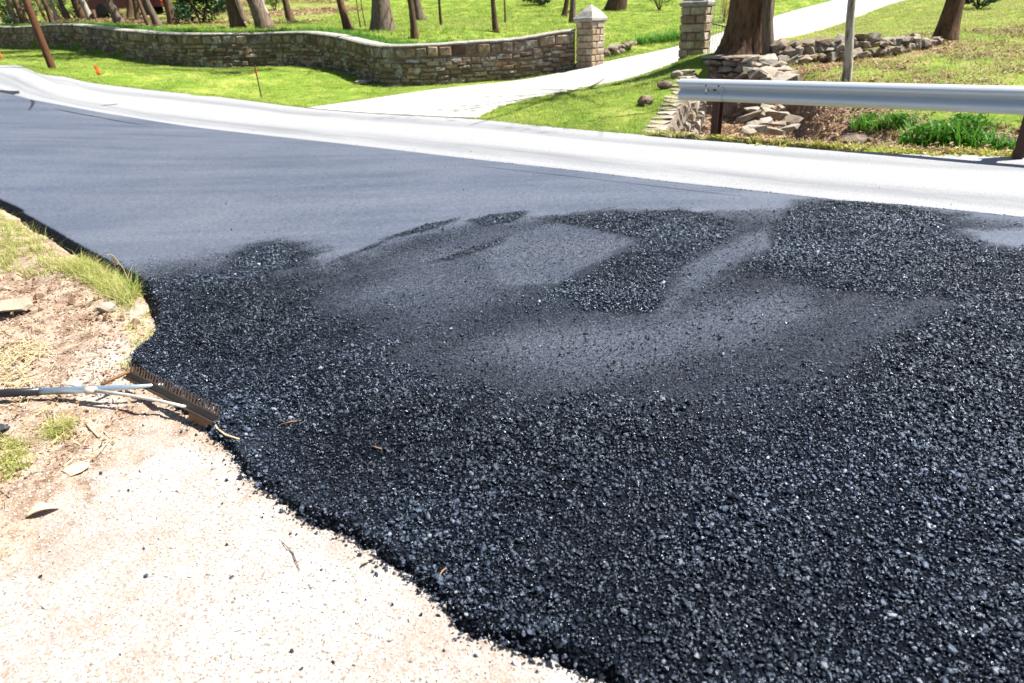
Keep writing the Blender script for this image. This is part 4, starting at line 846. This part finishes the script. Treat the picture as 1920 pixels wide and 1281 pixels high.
def tree(bx, by, tx, wpx, bark, label, height=9.5, group=None, crown=1.0, flare=1.75, sides=12, ty=0, name='tree', vine=False):
    b = place(bx, by); ppm = FPX/((np.array(b)-EYEP)@FW); r = wpx/ppm/2
    top = Vector(atY(tx, ty, b.y)); d = (top-b); d = d/max(d.z, .05); d.y = random.uniform(-.04, .04)
    root = empty(name, b); tag(root, label, 'tree', group)
    pts = []; rad = []; n = 15; q = random.Random(int(bx*7+by)); ph = q.uniform(0, 6)
    for i in range(n):
        u = (i/(n-1))**1.5; h = height*u; k = min(1, h/5.)
        pts.append(Vector((d.x*h*(1-.3*k)+.05*math.sin(h*1.1+ph)*min(1, h), d.y*h+.05*math.cos(h*.9+ph)*min(1, h), h-.15)))
        rad.append(r*(1-.72*u)*(1+(flare-1)*math.exp(-h/(2.2*r+.12))))
    mb = MB(); mb.tube(pts, rad, sides, True, .22)
    for k in range(6):
        i = q.randrange(n-6, n-1); a = q.uniform(0, 6.28); L = q.uniform(1.2, 2.4); p0 = pts[i]; dr = Vector((math.cos(a), math.sin(a), q.uniform(.4, 1)))
        mb.tube([p0, p0+dr*L*.5, p0+dr*L+Vector((0, 0, .3))], [rad[i]*.6, rad[i]*.35, rad[i]*.1+.004], 5)
    mb.build('trunk', bark, root, True)
    if crown: put('crown', q.choice(SPR if bx > 900 or crown < .7 else CRN), root, pts[-1]+Vector((0, 0, .2)), (0, 0, q.uniform(0, 6)), (crown,)*3)
    return root
BK, GB, OB, PB = M['bark'], M['greybark'], M['oakbark'], M['palebark']
GW = 'trees of the wood at upper left'; GLN = 'trees on the upper lawn'
for a in [
 (35, 50, 12, 8, GB, 'thin grey tree left of the utility pole, leftmost trunk of the wood'), (50, 48, 26, 11, BK, 'dark brown tree just left of the utility pole'),
 (90, 41, 68, 4.5, BK, 'slender dark sapling leaning just right of the utility pole'), (99, 43, 82, 8, BK, 'dark tree right of the slender leaning sapling by the utility pole'),
 (108, 39, 96, 6, PB, 'pale slim tree close behind the dark tree right of the utility pole'), (128, 36, 114, 8, GB, 'grey tree standing alone between the pale slim tree and the brown pair'),
 (159, 33, 142, 14, BK, 'brown trunk on the left of the close pair left of the red car'), (170, 34, 153, 9, PB, 'pale trunk touching the brown one left of the red car'),
 (179, 31, 165, 8, BK, 'slim brown tree between the pale trunk and the red car'), (194, 31, 180, 14, BK, 'stout brown tree at the left end of the red car'),
 (226, 43, 203, 14, GB, 'stout grey tree in front of the middle of the red car'), (243, 33, 240, 9, BK, 'upright brown tree right of the stout grey one before the red car'),
 (258, 36, 250, 8, BK, 'thin brown tree second right of the stout grey one before the red car'), (281, 49, 260, 7, BK, 'thin leaning brown tree nearest the wall below the red car'),
 (298, 48, 277, 11, GB, 'grey tree right of the thin leaning one near the wall'), (301, 19, 295, 6, BK, 'far thin tree behind the grey tree left of the evergreen'),
 (326, 46, 311, 14, BK, 'brown mossy tree at the left edge of the dark evergreen shrub'), (447, 50, 430, 18, BK, 'thick brown tree right of the dark evergreen shrub'),
 (458, 38, 443, 11, GB, 'tree half hidden behind the thick one right of the evergreen'), (499, 52, 474, 22, GB, 'thick grey-brown tree where the wood meets the lawn'),
 (499, 26, 490, 8, PB, 'pale thin tree peeping out behind the thick grey-brown one')]:
    tree(*a, group=GW, crown=.9)
for a in [
 (546, 38, 533, 11, BK, 'medium brown tree on the tan slope right of the wood'), (655, 54, 640, 13, OB, 'dark mossy tree left of the thick tan trunk on the lawn'),
 (718, 56, 716, 30, GB, 'thick tan trunk in the middle of the upper lawn'), (778, 69, 768, 11, BK, 'slim crooked brown tree nearest the wall right of the thick tan trunk'),
 (788, 37, 780, 16, GB, 'tan tree behind the slim crooked one on the lawn'), (828, 46, 824, 5, BK, 'thin sapling right of the slim crooked tree'),
 (931, 57, 923, 9, BK, 'slim dark tree on the lawn left of the pointed pillar'), (947, 41, 946, 3, BK, 'pencil-thin sapling behind the slim dark tree left of the pillar'),
 (1057, 29, 1062, 8, BK, 'far dark tree just left of the pointed pillar top'), (1074, 41, 1075, 10, GB, 'grey tree rising directly behind the pointed pillar'),
 (677, 51, 668, 2, BK, 'left one of two wispy stems between the dark mossy tree and the thick trunk'), (686, 49, 678, 2, BK, 'right one of two wispy stems between the dark mossy tree and the thick trunk')]:
    tree(*a, group=GLN, crown=.75 if a[3] > 6 else .35, height=9.5 if a[3] > 6 else 5.)
tree(1152, 18, 1157, 30, BK, 'very wide tree base far up the lawn between the two pillars', flare=1.35, sides=14)
tree(1770, 74, 1788, 28, OB, 'leaning dark tree at the end of the rubble border', flare=1.8, sides=16, crown=1.0)
tree(1588, 150, 1601, 15, PB, 'slim pale mottled tree behind the guardrail', flare=1.3, sides=12, crown=.6, height=8)
tree(1444, 112, 1441, 19, GB, 'slim grey trunk growing against the right side of the big oak', flare=1.35, sides=12, crown=.7)
# the big oak with ridged flaring base
b = place(1398, 97); oak = empty('oak_tree', b); tag(oak, 'massive old oak with flaring base behind the low dry wall', 'tree')
mb = MB(); n = 44; hs = [0, .12, .25, .4, .6, .85, 1.15, 1.5, 2, 2.6, 3.4, 4.5, 6, 7.2]; v = []; f = []
for h in hs:
    rr = (.49-.028*h)*(1-.6*float(sstep(3.2, 5.4, h)))*(1+.62*math.exp(-h/.33)); 
    for k in range(n):
        an = 2*math.pi*k/n; rt = .14*math.exp(-h/.4)*math.sin(an*5+.7); rg = .035*noise.noise(Vector((math.cos(an)*5, math.sin(an)*5, h*.9)))+.02*math.sin(an*17+2*noise.noise(Vector((an, h, 0))))
        r = rr*(1+rt)+rg*min(1, rr*2); v.append((math.cos(an)*r+.02*h, math.sin(an)*r, h-.25))
for i in range(len(hs)-1):
    for k in range(n): f.append((i*n+k, i*n+(k+1) % n, (i+1)*n+(k+1) % n, (i+1)*n+k))
mb.add(v, f)
for k in range(7):
    a = k*.9; p0 = Vector((.13, 0, 5.6+.2*k)); dr = Vector((math.cos(a), math.sin(a), .7)); mb.tube([p0, p0+dr*1.6, p0+dr*3.2], [.07, .04, .012], 7)
mb.build('trunk', OB, oak, True); put('crown', SPR[1], oak, (0, 0, 8.4), (0, 0, 1), (1.3, 1.3, 1.2))

# utility pole
p = place(97, 125); t_ = Vector(atY(48, 0, p.y)); d = t_-p; d /= d.z; pole = empty('utility_pole', p); tag(pole, 'leaning brown wooden utility pole on the grass before the wall', 'pole')
ppm = FPX/((np.array(p)-EYEP)@FW); mb = MB(); mb.tube([Vector((d.x*h, d.y*h*0, h)) for h in (-.3, 0, 1, 2, 4, 6.5, 9)], [q*6.4/ppm for q in (1.05, 1.04, 1, .97, .92, .84, .76)], 16, True, .05); mb.build('shaft', M['pole'], pole, True)
mb = MB(); mb.box((d.x*8.4, .16, 8.4), (2.4, .1, .12)); mb.build('crossarm', M['pole'], pole)

# ------------------------------------------------------------------ shrubs and plants
def shrub(px, py, wpx, hpx, mat, label, name='shrub', n=900, group=None, ls=None, Y=None):
    b = place(px, py) if Y is None else Vector(atY(px, py, Y)); ppm = FPX/((np.array(b)-EYEP)@FW); w_, h_ = wpx/ppm/2, hpx/ppm
    root = empty(name, b); tag(root, label, 'shrub', group); me = leafcloud('foliage', mat, n, w_, h_*.55, ls or max(.03, w_*.075), int(px+py), .3, 11); put('foliage', me, root, (0, 0, h_*.5), (0, 0, 0), (1, 1, 1))
    mb = MB(); q = random.Random(int(px))
    for k in range(6): a = q.uniform(0, 6.28); mb.tube([(0, 0, -.1), (math.cos(a)*w_*.3, math.sin(a)*w_*.3, h_*.4), (math.cos(a)*w_*.6, math.sin(a)*w_*.6, h_*.8)], [.03*w_+.01, .02*w_+.006, .004], 5)
    mb.build('stems', M['bark'], root); return root
DKL, PLL, GDL = M['darkleaf'], M['paleleaf'], M['goldleaf']
shrub(378, 44, 105, 75, DKL, 'large dark evergreen shrub in the wood', n=2600)
shrub(18, 48, 56, 34, DKL, 'low dark shrub at the left edge behind the wall', n=1100)
shrub(66, 36, 46, 40, PLL, 'pale leafy shrub behind the utility pole', n=900); shrub(140, 33, 34, 22, DKL, 'small dark shrub among the trunks left of the red car', n=700)
shrub(118, 30, 60, 60, PLL, 'tall pale shrub behind the grey tree left of the brown pair', n=1000, Y=52); shrub(20, 22, 90, 60, PLL, 'tall pale shrub at the top left corner', n=1200, Y=58)
shrub(305, 20, 60, 40, M['leaf'], 'green shrub between the red car and the evergreen', n=900, Y=54); shrub(515, 18, 50, 40, M['leaf'], 'round green shrub behind the wood edge', n=900)
shrub(1015, 9, 82, 26, DKL, 'dark low shrub at the top of the lawn left of the pillar', n=1200); shrub(1237, 18, 66, 34, M['leaf'], 'open green shrub left of the right pillar top', n=420)
shrub(1356, 46, 54, 70, GDL, 'golden yellow shrub seen through the open gate', n=700, Y=33); shrub(1836, 15, 84, 30, DKL, 'dark shrub at the top of the right bank', n=1300)
shrub(345, 30, 70, 70, DKL, 'dark evergreen shrub directly behind the mossy tree', n=1800, Y=47); shrub(420, 26, 60, 60, DKL, 'dark evergreen shrub behind the thick brown tree', n=1500, Y=46)
shrub(205, 24, 70, 40, M['leaf'], 'green shrub behind the left end of the red car', n=1000, Y=58); shrub(165, 20, 60, 50, PLL, 'pale shrub behind the brown pair of trunks', n=1000, Y=60); shrub(265, 16, 70, 50, PLL, 'pale shrub behind the right end of the red car', n=1000, Y=61); shrub(460, 14, 50, 50, M['leaf'], 'green shrub behind the thick grey-brown tree', n=900, Y=56)
shrub(45, 30, 60, 44, DKL, 'dark shrub between the utility pole and the left edge', n=1200, Y=52); shrub(100, 22, 50, 40, DKL, 'dark shrub high behind the slender leaning sapling', n=1000, Y=57); shrub(228, 10, 60, 40, DKL, 'dark shrub high behind the red car', n=1100, Y=60); shrub(290, 30, 40, 36, DKL, 'dark shrub just right of the red car', n=900, Y=50)
def clump(px, py, hpx, wpx, mat, label, n=90, group=None, name='leafy_clump', Y=None):
    b = place(px, py) if Y is None else Vector(atY(px, py, Y)); ppm = FPX/((np.array(b)-EYEP)@FW); h, w_ = hpx/ppm, wpx/ppm
    o = put(name, tuft(name, mat, n, h*1.15, w_*.42, max(.012, h*.06), .9, int(px), 4), None, b-Vector((0, 0, .03)), (0, 0, 0), (1, 1, 1))
    if hpx > 23: put('leaves', leafcloud('leaves', mat, 620, w_*.55, h*.55, h*.12, int(py), .2, 9), o, (0, 0, h*.3), (0, 0, 0), (1, 1, 1))
    return tag(o, label, 'plant', group)
for i, (px, py, lab) in enumerate([(1204, 82, 'strappy green clump at the left end of the bed beside the drive'), (1222, 80, 'strappy green clump second from the left in the bed beside the drive'), (1240, 78, 'strappy green clump in the middle of the bed beside the drive'), (1256, 76, 'strappy green clump fourth from the left in the bed beside the drive'), (1268, 73, 'strappy green clump touching the right pillar')]): clump(px, py, 22, 30, M['lushgrass'], lab, 120, 'plants in the bed beside the drive')
for px, py, h, w_, lab in [(1630, 238, 34, 80, 'lush green clump under the rail right of the low weathered rock'), (1685, 232, 32, 80, 'smaller lush green clump under the middle of the rail'), (1735, 266, 50, 110, 'lush green clump near the road edge left of the right post'), (1800, 264, 60, 130, 'largest lush green clump left of the right guardrail post'), (1862, 280, 44, 90, 'lush green clump at the foot of the right guardrail post')]: clump(px, py, h, w_, M['lushgrass'], lab, 120, 'green clumps in the ditch')
# far wood closing the view
n = 26000; an = rng.uniform(-1.25, 1.25, n); rd = rng.uniform(72, 96, n); x = np.sin(an)*rd; y = np.cos(an)*rd; base = surf(np.c_[np.clip(x, -75, 75), np.clip(y, -12, 110)], True); hh = rng.random(n)*(7+4*vnoise(np.c_[x, y], .12))
fl = [leafpile('far_leaves', M['leaf'], 12, .8, .42, s+70) for s in range(3)]+[leafpile('far_leaves', DKL, 12, .8, .42, s+80) for s in range(2)]+[leafpile('far_leaves', PLL, 12, .8, .4, 91)]
scatter('far_wood', np.c_[x, y, base+hh], rng.uniform(-3, 3, (n, 3)), rng.uniform(.7, 1.3, n), rng.integers(0, 6, n), fl, 'distant mass of leafy wood beyond the lawn', 'wood')

# ------------------------------------------------------------------ red car among the trees
cb = place(236, 30); ppm = FPX/((np.array(cb)-EYEP)@FW); car = empty('parked_car', Vector((cb.x, cb.y+.8, zat(cb.x, cb.y+.8)-.02)), R(6)); tag(car, 'dark red car parked among the trees of the wood', 'car')
side = [(-2.1, .35), (-2.15, .75), (-1.95, .95), (-1.25, 1.02), (-.65, 1.48), (.75, 1.5), (1.5, 1.05), (2.1, .92), (2.15, .4)]
mb = MB(); v = []
for y_, k in ((-.86, 1), (-.80, 1.02), (.80, 1.02), (.86, 1)):
    for x_, z_ in side: v.append((x_*(1 if abs(y_) < .83 else .985), y_*(1 if z_ < 1.1 else .82), z_))
m_ = len(side); f = [tuple(range(m_-1, -1, -1)), tuple(3*m_+k for k in range(m_))]+[(i*m_+k, i*m_+(k+1) % m_, (i+1)*m_+(k+1) % m_, (i+1)*m_+k) for i in range(3) for k in range(m_)]
mb.add(v, f); mb.build('body', M['carpaint'], car)
for y_ in (-1, 1):
    for xs in ([(-1.1, 1.05), (-.62, 1.42), (-.02, 1.43), (-.02, 1.05)], [(.04, 1.05), (.04, 1.43), (.70, 1.43), (1.3, 1.08)]):
        mb = MB(); mb.add([(x_, y_*(.872 if z_ < 1.1 else .725), z_) for x_, z_ in xs]+[(x_, y_*(.84 if z_ < 1.1 else .69), z_) for x_, z_ in xs], [(0, 1, 2, 3), (7, 6, 5, 4), (0, 4, 5, 1), (1, 5, 6, 2), (2, 6, 7, 3), (3, 7, 4, 0)]); mb.build('window', M['glass'], car)
    for x_ in (-1.35, 1.35):
        mb = MB(); mb.tube([(x_, y_*.72, .32), (x_, y_*.90, .32)], .32, 18); wh = mb.build('wheel', M['rubber'], car); mb = MB(); mb.tube([(x_, y_*.9, .32), (x_, y_*.915, .32)], .19, 14); mb.build('rim', M['darkmetal'], wh)
    mb = MB(); mb.box((-2.13, y_*.6, .72), (.06, .34, .12)); mb.build('headlight', M['lampglass'], car); mb = MB(); mb.box((2.12, y_*.62, .78), (.06, .3, .14)); mb.build('tail_light', M['red'], car)
mb = MB(); mb.add([(-1.24, -.72, 1.05), (-1.24, .72, 1.05), (-.68, .62, 1.47), (-.68, -.62, 1.47)], [(0, 1, 2, 3)]); o = mb.build('windscreen', M['glass'], car); o.location = (-.02, 0, .015); sd_ = o.modifiers.new('thick', 'SOLIDIFY'); sd_.thickness = .01

# ------------------------------------------------------------------ survey marks in the grass
p = place(490, 180); rod = empty('marker_rod', p); tag(rod, 'thin dark marker rod with a red band in the lawn', 'marker'); t_ = Vector(atY(477, 121, p.y))-p
mb = MB(); mb.tube([(0, 0, -.1), t_], .016, 8); mb.build('rod', M['rod'], rod); mb = MB(); mb.tube([t_*.72, t_*.80], .034, 8); mb.build('band', M['red'], rod)
def flag(px, py, lab):
    p = place(px, py); fl_ = empty('survey_flag', p); tag(fl_, lab, 'flag', 'orange survey flags'); mb = MB(); mb.tube([(0, 0, -.05), (-.02, 0, .3)], .004, 5); mb.build('wire', M['darkmetal'], fl_)
    mb = MB(); mb.add([(-.02, -.01, .05), (.09, 0, .06), (.06, .02, .16), (.02, .03, .27), (-.05, 0, .30), (-.03, -.01, .15)], [(0, 1, 2, 3, 4, 5)]); o = mb.build('pennant', M['orange'], fl_); sd = o.modifiers.new('thick', 'SOLIDIFY'); sd.thickness = .004
flag(185, 145, 'small orange survey flag in the grass right of the utility pole'); flag(2, 112, 'orange survey flag at the left picture edge')

# ------------------------------------------------------------------ asphalt rake
H0 = Vector(atZ(236, 698, .045)); H1 = Vector(atZ(403, 783, .045)); e = (H1-H0); HLn = e.length; e.normalize(); up_ = Vector((0, 0, 1)); fw = e.cross(up_); fw = -fw if fw.x < 0 else fw   # fw points away from the handle, on to the asphalt
rk = empty('asphalt_rake', (H0+H1)/2); tag(rk, 'long-handled asphalt rake lying with its toothed head on the edge of the mat', 'rake'); r0 = rk.location
def loc(s, a, z): return H0+e*s+fw*a+up_*(z-.045)-r0
def slabm(name, mat, s0, s1, prof):
    v = [loc(s, a, z) for s in (s0, s1) for a, z in prof]; m_ = len(prof); mb = MB(); mb.add(v, [tuple(range(m_)), tuple(2*m_-1-k for k in range(m_))]+[(k, m_+k, m_+(k+1) % m_, (k+1) % m_) for k in range(m_)]); return mb.build(name, mat, rk)
hb = slabm('head_bar', M['raketar'], 0, HLn, [(-.010, .018), (.008, .018), (.020, .047), (.010, .050)])
slabm('blade', M['rakerust'], HLn*.74, HLn-.005, [(-.024, -.03), (-.016, -.032), (.000, .018), (-.010, .020)])
slabm('ridge', M['raketar'], 0, HLn, [(-.022, .021), (-.010, .018), (-.008, .025), (-.020, .028)])
nt_ = 30
for k in range(nt_):
    s = .012+(HLn-.024)*k/(nt_-1); mb = MB(); mb.tube([loc(s, .014, .042), loc(s, .028, .066), loc(s, .034, .088)], [.0050, .0042, .0015], 5); mb.build('tooth', M['rake'], hb)
def pp(px, py, z): return Vector(atZ(px, py, z))-r0
mb = MB(); mb.tube([pp(-420, 752, -.02), pp(0, 738, .0), pp(76, 734, .02)], .021, 14); mb.build('handle', M['grip'], rk, True)
mb = MB(); mb.tube([pp(76, 734, .02), pp(180, 730, .035), pp(230, 727, .035), pp(306, 722, .035)], [.019, .018, .013, .009], 14); mb.build('socket', M['aluminium'], rk, True)
mb = MB(); mb.tube([pp(160, 733, .04), pp(180, 731, .037)], .0205, 12); mb.build('collar', M['pipe'], rk, True)
mb = MB(); mb.tube([pp(180, 733, .04), pp(240, 741, .04), pp(300, 752, .03), pp(347, 763, .03)], [.010, .009, .008, .008], 10); mb.build('brace', M['pipe'], rk, True)
mb = MB(); mb.tube([pp(190, 722, .04), pp(215, 709, .045), pp(243, 697, .05)], [.009, .008, .008], 10); mb.build('brace', M['rakerust'], rk, True)

# ------------------------------------------------------------------ small things on the shoulder and the mat
def vplace(px, py):
    p = Vector(atZ(px, py, -.05)); z = float(vergez(np.array([[p.x, p.y]]))[0]); z = z if z == z else 0.
    p = Vector(atZ(px, py, z)); z2 = float(vergez(np.array([[p.x, p.y]]))[0]); return Vector((p.x, p.y, z2 if z2 == z2 else z))
def tubeobj(name, px, rad, mat, label, cat, z=.006, group=None, n=6, on=None):
    P = [(vplace(*q) if on is None else Vector(atZ(*q, on)))+Vector((0, 0, z)) for q in px]; mb = MB(); mb.tube([p-P[0] for p in P], rad, n); o = mb.build(name, mat, None, True); o.location = P[0]; return tag(o, label, cat, group)
tubeobj('bent_wire', [(402, 768), (402, 792), (408, 808), (424, 820), (450, 828)], [.005, .005, .005, .0045, .004], M['wood'], 'bent rusty rod curling from the right end of the rake', 'rod', .012, on=.0)
p = vplace(25, 590); o = put('flat_rock', hullstone(5, 1, .6, .3, 14, 6, M['palestone'], 'flat_rock'), None, p+Vector((-.06, .04, .05)), (R(4), R(-3), .2), (.34, .34, .30)); tag(o, 'pale flat-topped rock on the soil at the left edge', 'rock')
p = vplace(202, 586); o = put('white_stone', hullstone(9, 1, .8, .7, 30, 3, M['palestone'], 'white_stone'), None, p+Vector((0, 0, .03)), (.2, .1, 1), (.13, .11, .12)); tag(o, 'pale rounded stone beside the grass tuft at the asphalt edge', 'stone')
p = vplace(135, 890); o = put('bark_flake', hullstone(21, 1, .7, .12, 26, 3, M['driedleaf'], 'bark_flake'), None, p+Vector((0, .03, .012)), (.12, -.1, .5), (.12, .12, .12)); tag(o, 'tan oval bark flake on the gravel below the rake', 'bark')
def curl(name, px, py, L, w_, rz, mat, label, cat):
    p = vplace(px, py); v = []; f = []
    for i in range(9):
        u = i/8; ww = w_*math.sin(math.pi*(.08+.88*u))
        for j in range(5): t_ = j/4-.5; v.append(((u-.5)*L, t_*2*ww*.7, .008+abs(t_)**1.6*ww*1.6+.012*math.sin(u*3.1)))
    for i in range(8):
        for j in range(4): f.append((i*5+j, i*5+5+j, i*5+6+j, i*5+1+j))
    o = mk(name, v, f, mat, None, True); o.location = p; o.rotation_euler.z = rz; sd = o.modifiers.new('thick', 'SOLIDIFY'); sd.thickness = .002; return tag(o, label, cat)
curl('dried_leaf', 80, 962, .11, .03, .5, M['driedleaf'], 'curled dried leaf on the gravel at far left', 'leaf'); curl('dried_leaf', 570, 946, .06, .008, .2, M['driedleaf'], 'orange bark strip at the asphalt edge below the rake', 'bark')
curl('dried_leaf', 690, 1058, .05, .008, .6, M['driedleaf'], 'short tan bark strip on the white gravel', 'bark')
for px, rad, mat, lab in [([(88, 842), (108, 826), (131, 806)], .009, 'wood', 'split pale stick on the soil below the rake handle'), ([(163, 797), (173, 808), (186, 822)], .008, 'wood', 'short pale wood chip right of the split stick'), ([(40, 795), (80, 770), (105, 745)], .006, 'straw', 'long straw stem just below the rake handle'), ([(528, 1017), (550, 1040), (562, 1072)], .0022, 'bark', 'thin curved twig alone on the white gravel')]:
    tubeobj('stick', px, [rad*.7, rad, rad*.5], M[mat], lab, 'stick')
for px, lab in [([(528, 802), (548, 797), (566, 795)], 'rusty wood sliver on the asphalt right of the rake'), ([(698, 843), (707, 846), (717, 849)], 'tiny brown sliver on the asphalt below the rusty one'), ([(824, 1088), (830, 1079), (837, 1073)], 'tan wood chip at the lower asphalt edge')]: tubeobj('wood_sliver', px, [.002, .003, .0015], M['driedbark'], lab, 'wood sliver', .018, on=0.)
p = vplace(4, 822); o = put('black_chunk', hullstone(33, 1, .45, .3, 22, 3, M['blackchunk'], 'black_chunk'), None, p+Vector((-.03, 0, .03)), (.1, -.15, .25), (.17, .16, .2)); tag(o, 'black pointed chunk in the weeds at the left edge', 'chunk')

# weeds, straw and litter on the roadside soil
def vstrew(name, P, protos, s0, s1, label, cat, tilt=.15, zo=-.004):
    z = vergez(P); ok = ~np.isnan(z) & (sdA_grid(P) > .03); P = P[ok]; z = z[ok]
    scatter(name, np.c_[P, z+zo], rng.uniform(-1, 1, (len(P), 3))*np.array([tilt, tilt, 3.14]), rng.uniform(s0, s1, len(P)), rng.integers(0, len(protos), len(P)), protos, label, cat)
def inpx(polys, n): 
    out = []
    for q in polys:
        w_ = W(q); a, b = w_.min(0), w_.max(0); P = np.c_[rng.uniform(a[0], b[0], n), rng.uniform(a[1], b[1], n)]; out.append(P[inpoly(P, w_)])
    return np.vstack(out)
Pw = inpx([[(-60, 370), (0, 398), (70, 432), (150, 492), (120, 512), (50, 505), (-60, 470)], [(150, 470), (200, 500), (255, 535), (230, 560), (170, 520), (120, 490)]], 2000)
wt = [tuft('weed_tuft', M['weed'], 14, .11, .07, .0045, 1.25, s+60, 3) for s in range(4)]+[leafpile('weed_leaves', M['weed'], 14, .05, .016, s+63) for s in range(2)]
vstrew('verge_weeds', Pw, wt, .6, 1.3, 'pale yellow-green weeds crowding the left edge of the fresh lane', 'weeds', .3)
Pw = inpx([[(185, 515), (275, 560), (302, 612), (290, 640), (235, 610), (205, 550)], [(238, 590), (300, 600), (292, 640), (262, 690), (228, 690)], [(0, 815), (40, 815), (40, 860), (0, 885)], [(90, 795), (125, 785), (120, 815)]], 240)
vstrew('shoulder_weeds', Pw, wt[:2]+[leafpile('weed_leaves', M['weed'], 14, .06, .014, s+163) for s in range(4)]+[tuft('weed_tuft', M['grass'], 9, .08, .06, .004, 1.2, 77, 3)], .3, .85, 'scattered low weeds on the soil between rake and asphalt edge', 'weeds', .3)
Ps = inpx([[(-40, 590), (40, 615), (80, 660), (60, 700), (-40, 720)]], 160)
def strawm(seed, n, L):
    q = random.Random(seed); mb = MB()
    for i in range(n):
        a = q.gauss(-.6, .5); x, y = q.uniform(-.06, .06), q.uniform(-.06, .06); l = L*q.uniform(.4, 1); z0, z1 = q.uniform(.003, .03), q.uniform(.003, .03); dx, dy = math.cos(a)*l/2, math.sin(a)*l/2; w_ = .0022; nx_, ny_ = -math.sin(a)*w_, math.cos(a)*w_
        mb.add([(x-dx+nx_, y-dy+ny_, z0), (x-dx-nx_, y-dy-ny_, z0), (x+dx-nx_, y+dy-ny_, z1), (x+dx+nx_, y+dy+ny_, z1)], [(0, 1, 2, 3)])
    return mb.mesh('straw', M['straw'])
vstrew('straw', Ps, [strawm(s, 8, .2) for s in range(3)], .8, 1.2, 'flattened dry straw on the soil at the left edge', 'straw', .1, .004)
Pd = inpx([[(-150, 480), (200, 500), (280, 640), (240, 760), (200, 850), (80, 900), (-150, 1000)]], 5200); Pd = Pd[rng.random(len(Pd)) < np.clip(.5+.9*vnoise(Pd, 2.2, 8.), .1, 1)]
dl = [leafpile('soil_litter', M['litter'], 7, .05, .012, s+40) for s in range(4)]+[strawm(s+9, 2, .12) for s in range(2)]
vstrew('soil_litter', Pd, dl, .5, 1.2, 'leaf crumbs and straw bits strewn over the roadside soil', 'litter', .4, .002)
Pc = inpx([[(-150, 480), (200, 500), (290, 600), (240, 760), (200, 850), (80, 900), (-150, 1000)]], 3600); t = NT('clod'); cm = t.out(t.ramp(t.orand(), [(0, (.07, .04, .025)), (.6, (.2, .13, .085)), (1, (.36, .28, .21))]), .95, spec=.1)
z = vergez(Pc); ok = ~np.isnan(z) & (sdA_grid(Pc) > .02); Pc = Pc[ok]; sz = np.clip(np.exp(rng.normal(math.log(.007), .5, len(Pc))), .003, .03); scatter('soil_clods', np.c_[Pc, z[ok]], rng.uniform(-3, 3, (len(Pc), 3)), sz, rng.integers(0, 8, len(Pc)), rocks(8, cm, 8), 'crumbly brown clods of the roadside soil', 'soil clods')
Pm = inpx([[(90, 500), (190, 510), (290, 600), (250, 640), (150, 600), (60, 560)], [(-40, 500), (60, 490), (100, 540), (0, 560)]], 120); z = vergez(Pm); ok = ~np.isnan(z) & (sdA_grid(Pm) > .05); Pm = Pm[ok]
scatter('earth_lumps', np.c_[Pm, z[ok]], rng.uniform(-3, 3, (len(Pm), 3)), np.clip(np.exp(rng.normal(math.log(.02), .45, len(Pm))), .008, .05), rng.integers(0, 8, len(Pm)), rocks(8, cm, 18), 'larger earth lumps on the soil near the asphalt edge', 'earth lumps')
# tall tuft with a seed head at the asphalt edge
p = vplace(252, 552); tf = empty('grass_tuft', p); tag(tf, 'tall green grass tuft with a drooping seed head at the asphalt edge', 'grass tuft'); put('blades', tuft('blades', M['grass'], 26, .24, .04, .008, .8, 5, 4), tf, (0, 0, 0), (0, 0, 0), (1, 1, 1))
s0 = Vector(atY(205, 476, p.y+.02))-p; mb = MB(); mb.tube([(0, 0, 0), s0*.5+Vector((.02, 0, .05)), s0*.85+Vector((.01, 0, .03)), s0], [.0035, .003, .0025, .0015], 5); mb.build('stalk', M['weed'], tf)
q = random.Random(3); mb = MB()
for k in range(26): u = q.uniform(.72, 1.02); c = s0*u+Vector((q.gauss(0, .008), q.gauss(0, .008), q.gauss(0, .008)+.02*(1-u))); a = Vector((q.gauss(-.6, .3), q.gauss(0, .3), q.gauss(.3, .3))).normalized()*.014; b = a.cross(Vector((0, 1, .3))).normalized()*.004; mb.add([c-a, c+b, c+a, c-b], [(0, 1, 2, 3)])
mb.build('seed_head', M['straw'], tf)
